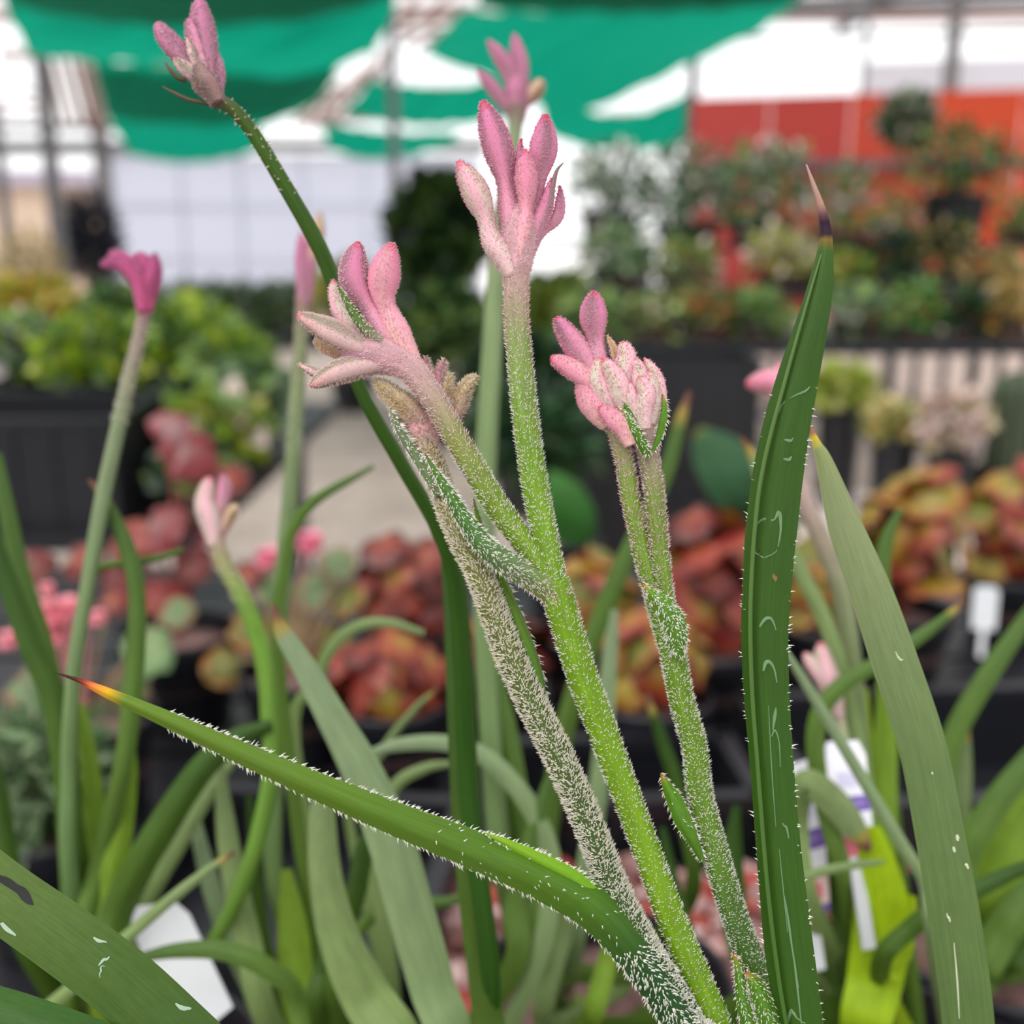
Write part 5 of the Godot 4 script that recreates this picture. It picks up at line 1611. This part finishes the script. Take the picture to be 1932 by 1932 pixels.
	# plant behind the focused stalks
	paw("kangaroo paw with a blurred pink flower behind the upright one", Vector3(0.045, 0.79, -0.46), [
		[[[1302, 738, 8, .47], [1285, 790, 22, .47], [1258, 890, 30, .47], [1215, 980, 34, .47], [1160, 1100, 36, .47], [1110, 1230, 38, .47], [1060, 1400, 38, .47], [1030, 1600, 38, .47], [1020, 1800, 38, .46]], "g", 0.35, 0, true],
		[[[1160, 1150, 14, .45], [1150, 1250, 30, .45], [1140, 1380, 34, .45], [1120, 1550, 38, .45], [1080, 1800, 40, .45]], "s", 0.2, 0, false],
		[[[905, 1160, 10, .42], [930, 1280, 40, .42], [960, 1420, 48, .42], [985, 1600, 50, .42], [990, 1800, 50, .42]], "g", 0.3, 0, false],
		[[[1100, 1640, 10, .44], [1066, 1750, 34, .44], [1030, 1932, 40, .44]], "p", 0.25, 0, false],
		[[[1220, 1310, 10, .46], [1250, 1400, 24, .46], [1280, 1500, 28, .46], [1300, 1700, 30, .46]], "d", 0.3, 0, true],
		[[[1250, 1560, 10, .43], [1270, 1680, 34, .43], [1300, 1800, 40, .43], [1310, 1932, 40, .43]], "d", 0.3, 0, false],
		[[[1390, 1520, 14, .42], [1380, 1640, 46, .42], [1390, 1760, 50, .42], [1400, 1900, 50, .42]], "d", 0.3, 0, false],
		[[[1180, 1700, 10, .43], [1150, 1800, 36, .43], [1110, 1932, 40, .43]], "l", 0.3, 0, false]],
	[
		[[[972, 200, 40, .42], [972, 240, 30, .42], [958, 340, 32, .42], [944, 460, 36, .42], [934, 560, 38, .42], [926, 700, 40, .42], [918, 850, 42, .42], [914, 1000, 42, .42], [920, 1300, 42, .42], [960, 1700, 42, .42]],
			[[0, rgb(160, 120, 120)], [0.06, rgb(150, 130, 120)], [0.12, rgb(150, 164, 124)], [0.5, rgb(140, 164, 112)], [1, rgb(110, 140, 80)]],
			[[[[972, 190], [962, 140], [944, 108], [920, 76]], 30, .42, .42, NARROW, 6], [[[976, 190], [982, 140], [978, 104], [970, 64]], 32, .42, .42, NARROW, 6], [[[966, 215], [944, 186], [922, 156], [900, 132]], 24, .42, .42, NARROW, 6], [[[974, 230], [976, 190], [976, 160], [972, 130]], 50, .421, .421, PLUMP, 6], [[[980, 200], [1000, 182], [1014, 165], [1022, 150]], 32, .421, .421, PLUMP, 4]],
			pinkdown, 0.0]])
	# right plant
	paw("kangaroo paw with pale pink flowers behind the tall dark leaf", Vector3(0.17, 0.79, -0.40), [
		[[[1398, 826, 8, .41], [1420, 862, 18, .41], [1450, 950, 26, .41], [1510, 1080, 30, .41], [1560, 1180, 30, .41], [1600, 1320, 30, .41], [1630, 1500, 32, .41], [1650, 1700, 34, .41]], "p", 0.3, 0, true],
		[[[1480, 1225, 10, .36], [1520, 1290, 18, .36], [1580, 1390, 22, .36], [1640, 1490, 24, .36], [1700, 1590, 24, .36], [1744, 1670, 22, .36], [1760, 1800, 22, .37]], "s", 0.3, 0, false],
		[[[1822, 1130, 7, .40], [1790, 1160, 16, .40], [1730, 1205, 26, .40], [1650, 1255, 30, .40], [1580, 1300, 32, .40], [1540, 1370, 34, .40], [1550, 1500, 34, .40], [1600, 1700, 34, .40]], "g", 0.3, 0, true],
		[[[1660, 1240, 14, .43], [1672, 1320, 36, .43], [1668, 1430, 48, .43], [1660, 1560, 60, .43], [1650, 1700, 66, .43], [1640, 1850, 60, .43]], "l", 0.2, 0, false],
		[[[1632, 1300, 10, .44], [1640, 1450, 30, .44], [1652, 1600, 54, .44], [1656, 1720, 90, .44], [1640, 1840, 90, .44]], "y", 0.15, 0, false],
		[[[1645, 1560, 30, .394], [1655, 1640, 78, .394], [1664, 1740, 104, .394], [1650, 1850, 100, .396], [1630, 1960, 80, .398]], "y", 0.1, 0, false],
		[[[1640, 1605, 14, .39], [1610, 1560, 48, .39], [1570, 1510, 56, .39], [1520, 1480, 54, .39], [1500, 1560, 50, .40], [1540, 1740, 44, .40]], "p", 0.15, 0, true],
		[[[1500, 1540, 20, .42], [1545, 1620, 44, .42], [1590, 1720, 50, .42], [1620, 1850, 50, .42]], "d", 0.3, 0, false],
		[[[1668, 1626, 8, .38], [1600, 1634, 16, .38], [1530, 1650, 18, .38], [1470, 1680, 18, .38], [1500, 1800, 20, .39]], "p", 0.3, 0, false],
		[[[1700, 960, 10, .44], [1672, 1020, 26, .44], [1664, 1100, 30, .44], [1670, 1250, 30, .44], [1680, 1500, 30, .44]], "g", 0.3, 0, false],
		[[[1540, 1700, 20, .43], [1550, 1800, 80, .43], [1580, 1932, 90, .43]], "d", 0.2, 0, false],
		[[[1720, 1690, 20, .40], [1700, 1780, 46, .40], [1670, 1880, 50, .40]], "y", 0.2, 0, false],
		[[[1960, 1625, 20, .38], [1880, 1660, 30, .38], [1800, 1700, 34, .38], [1720, 1750, 36, .38], [1660, 1840, 36, .39]], "d", 0.4, 0, false]],
	[
		[[[1478, 780, 26, .42], [1490, 850, 28, .42], [1520, 950, 34, .42], [1560, 1040, 36, .42], [1590, 1130, 36, .42], [1608, 1250, 36, .42], [1622, 1400, 36, .42], [1640, 1600, 36, .42]],
			[[0, rgb(205, 160, 155)], [0.2, rgb(196, 166, 160)], [0.5, rgb(140, 150, 110)], [1, rgb(110, 150, 70)]],
			[[[[1486, 800], [1480, 745], [1455, 720], [1408, 726]], 58, .42, .42, PLUMP, 2], [[[1486, 790], [1486, 740], [1480, 705], [1474, 682]], 52, .421, .421, PLUMP, 2]],
			[[0, rgb(238, 196, 200)], [1, rgb(240, 190, 200)]], 0.3],
		[[[1578, 1340, 26, .41], [1590, 1400, 26, .41], [1610, 1500, 26, .41], [1630, 1650, 28, .41]],
			[[0, rgb(220, 190, 180)], [0.2, rgb(190, 200, 150)], [1, rgb(120, 160, 80)]],
			[[[[1580, 1350], [1568, 1300], [1556, 1260], [1548, 1212]], 46, .41, .41, PLUMP, 1], [[[1576, 1320], [1550, 1280], [1530, 1250], [1518, 1232]], 26, .409, .409, NARROW, 1]],
			[[0, rgb(240, 214, 206)], [1, rgb(240, 206, 206)]], 0.3]])
	# plant at the right edge
	paw("kangaroo paw of bare leaves in a pot at the lower right corner", Vector3(0.252, 0.79, -0.50), [
		[[[1990, 1090, 20, .47], [1935, 1170, 30, .47], [1860, 1280, 38, .47], [1800, 1390, 40, .47], [1780, 1500, 40, .47], [1790, 1700, 40, .48]], "g", 0.3, 0, false],
		[[[1824, 1360, 8, .48], [1818, 1450, 30, .48], [1812, 1550, 36, .48], [1820, 1700, 40, .49]], "p", 0.25, 0, true],
		[[[2000, 1370, 30, .46], [1940, 1440, 44, .46], [1870, 1530, 52, .46], [1820, 1620, 52, .46], [1800, 1760, 46, .47]], "g", 0.4, 0, false],
		[[[2010, 1420, 60, .48], [1950, 1520, 110, .48], [1890, 1640, 120, .48], [1850, 1750, 100, .49]], "l", 0.15, 0, false],
		[[[2040, 1600, 40, .47], [1960, 1680, 60, .47], [1890, 1760, 64, .47], [1850, 1850, 60, .48]], "g", 0.3, 0, false],
		[[[2040, 1680, 40, .49], [1960, 1760, 50, .49], [1900, 1830, 50, .49]], "d", 0.3, 0, false]], [])
	# bark mulch spilt between the pots
	var bk := thing("mulch_tray", "black tray of pinkish bark mulch between the pots in front", "tray", Vector3(0.15, 0.66, -0.66))
	var tg := Geo.new()
	tg.box(Vector3(-0.05, 0.66, -0.75), Vector3(0.36, 0.672, -0.56))
	obj("tray", tg.mesh(), M.black, bk)
	var xf := []
	var cl := []
	var cm := Geo.new()
	cm.box(Vector3(-0.5, -0.15, -0.3), Vector3(0.5, 0.15, 0.3))
	for k in 900:
		var s := rng.randf_range(0.012, 0.03)
		var b := Basis(Vector3.UP, rng.randf() * TAU) * Basis(Vector3.RIGHT, rng.randf_range(-0.6, 0.6))
		xf.append(Transform3D(b.scaled(Vector3(s, s, s)), Vector3(rng.randf_range(-0.04, 0.35), 0.674 + rng.randf() * 0.02, rng.randf_range(-0.74, -0.57))))
		cl.append([rgb(168, 132, 128), rgb(140, 104, 100), rgb(110, 70, 66), rgb(190, 160, 156), rgb(150, 60, 50)][rng.randi() % 5])
	scatter("bark_chips", cm.mesh(), M.plain, bk, xf, cl)


# ---------------------------------------------------------------- plant labels
func card(called: String, label: String, corners: Array, d: Array, m: Material, foot: Vector3) -> void:
	# a stiff plastic card with rounded corners, 0.6 mm thick; corners run round from the top left
	var c := []
	for i in 4:
		c.append(P(corners[i][0], corners[i][1], d[i]))
	var t := thing(called, label, "plant label", foot)
	var nr: Vector3 = (c[1] - c[0]).cross(c[3] - c[0]).normalized() * 0.0003
	var n := 9
	var front := []
	var back := []
	for i in n:
		var v := i / float(n - 1)
		var inset := 0.0
		if v < 0.12:
			inset = 0.14 * (1.0 - sqrt(maxf(0.0, 1.0 - pow(1.0 - v / 0.12, 2))))
		var rf := []
		for j in 7:
			var u := lerpf(inset, 1.0 - inset, j / 6.0)
			rf.append(c[0].lerp(c[1], u).lerp(c[3].lerp(c[2], u), v))
		front.append(rf)
	var cols := []
	cols.resize(n)
	cols.fill(Color.WHITE)
	var g := Geo.new()
	var fr := []
	var bk := []
	for r in front:
		var a := []
		var b := []
		for p in r:
			a.append(p - nr)
			b.append(p + nr)
		b.reverse()
		fr.append(a)
		bk.append(b)
	g.sheet(fr, cols)
	g.sheet(bk, cols)
	obj("card", g.mesh(), m, t)
	var s := Geo.new()
	var low: Vector3 = (c[2] + c[3]) / 2
	if foot.y < low.y - 0.005:
		bar(s, foot, low + (c[0] - c[3]) * 0.05, 0.005, 0.0012)
		obj("spike", s.mesh(), M.flat_white, t)


func tags() -> void:
	var im := Image.create(96, 256, false, Image.FORMAT_RGB8)
	im.fill(Color(0.93, 0.93, 0.97))
	# faint print, a purple band, the picture of a pink flower on a purple foot
	im.fill_rect(Rect2i(26, 66, 46, 34), Color(0.84, 0.83, 0.92))
	for k in 4:
		im.fill_rect(Rect2i(30, 70 + k * 7, 38, 2), Color(0.76, 0.74, 0.88))
	im.fill_rect(Rect2i(0, 118, 96, 34), Color(0.45, 0.34, 0.68))
	for k in 12:
		im.fill_rect(Rect2i(12 + k * 6, 128, 3, 12), Color(0.66, 0.58, 0.82))
	im.fill_rect(Rect2i(0, 190, 96, 66), Color(0.86, 0.76, 0.72))
	for y in range(196, 246):
		for x in 96:
			var q := Vector2((x - 48) / 34.0, (y - 222) / 24.0)
			if q.length() < 1.0:
				im.set_pixel(x, y, Color(0.86, 0.42, 0.5))
	im.fill_rect(Rect2i(0, 244, 96, 12), Color(0.36, 0.24, 0.6))
	var pm := StandardMaterial3D.new()
	pm.resource_name = "printed_label"
	pm.albedo_texture = ImageTexture.create_from_image(im)
	pm.roughness = 0.4
	card("plant_label", "white plant label with a purple band right of the tall dark leaf", [[1548, 1400], [1630, 1396], [1652, 1620], [1574, 1634]], [.402, .402, .396, .396], pm, P(1640, 1790, .392))
	card("plant_label", "white and pink plant label half hidden behind the tall dark leaf", [[1470, 1450], [1546, 1424], [1566, 1716], [1492, 1736]], [.415, .415, .405, .405], pm, P(1545, 1830, .402))
	card("plant_label", "plain white plant label in the black tray at the right", [[1838, 1104], [1886, 1108], [1878, 1190], [1832, 1186]], [1.05, 1.05, 1.04, 1.04], M.flat_white, P(1850, 1240, 1.03))
	card("plant_label", "large blank white plant label at the lower left", [[238, 1712], [346, 1700], [440, 1900], [330, 1990]], [.405, .405, .39, .39], M.flat_white, P(415, 2030, .385))
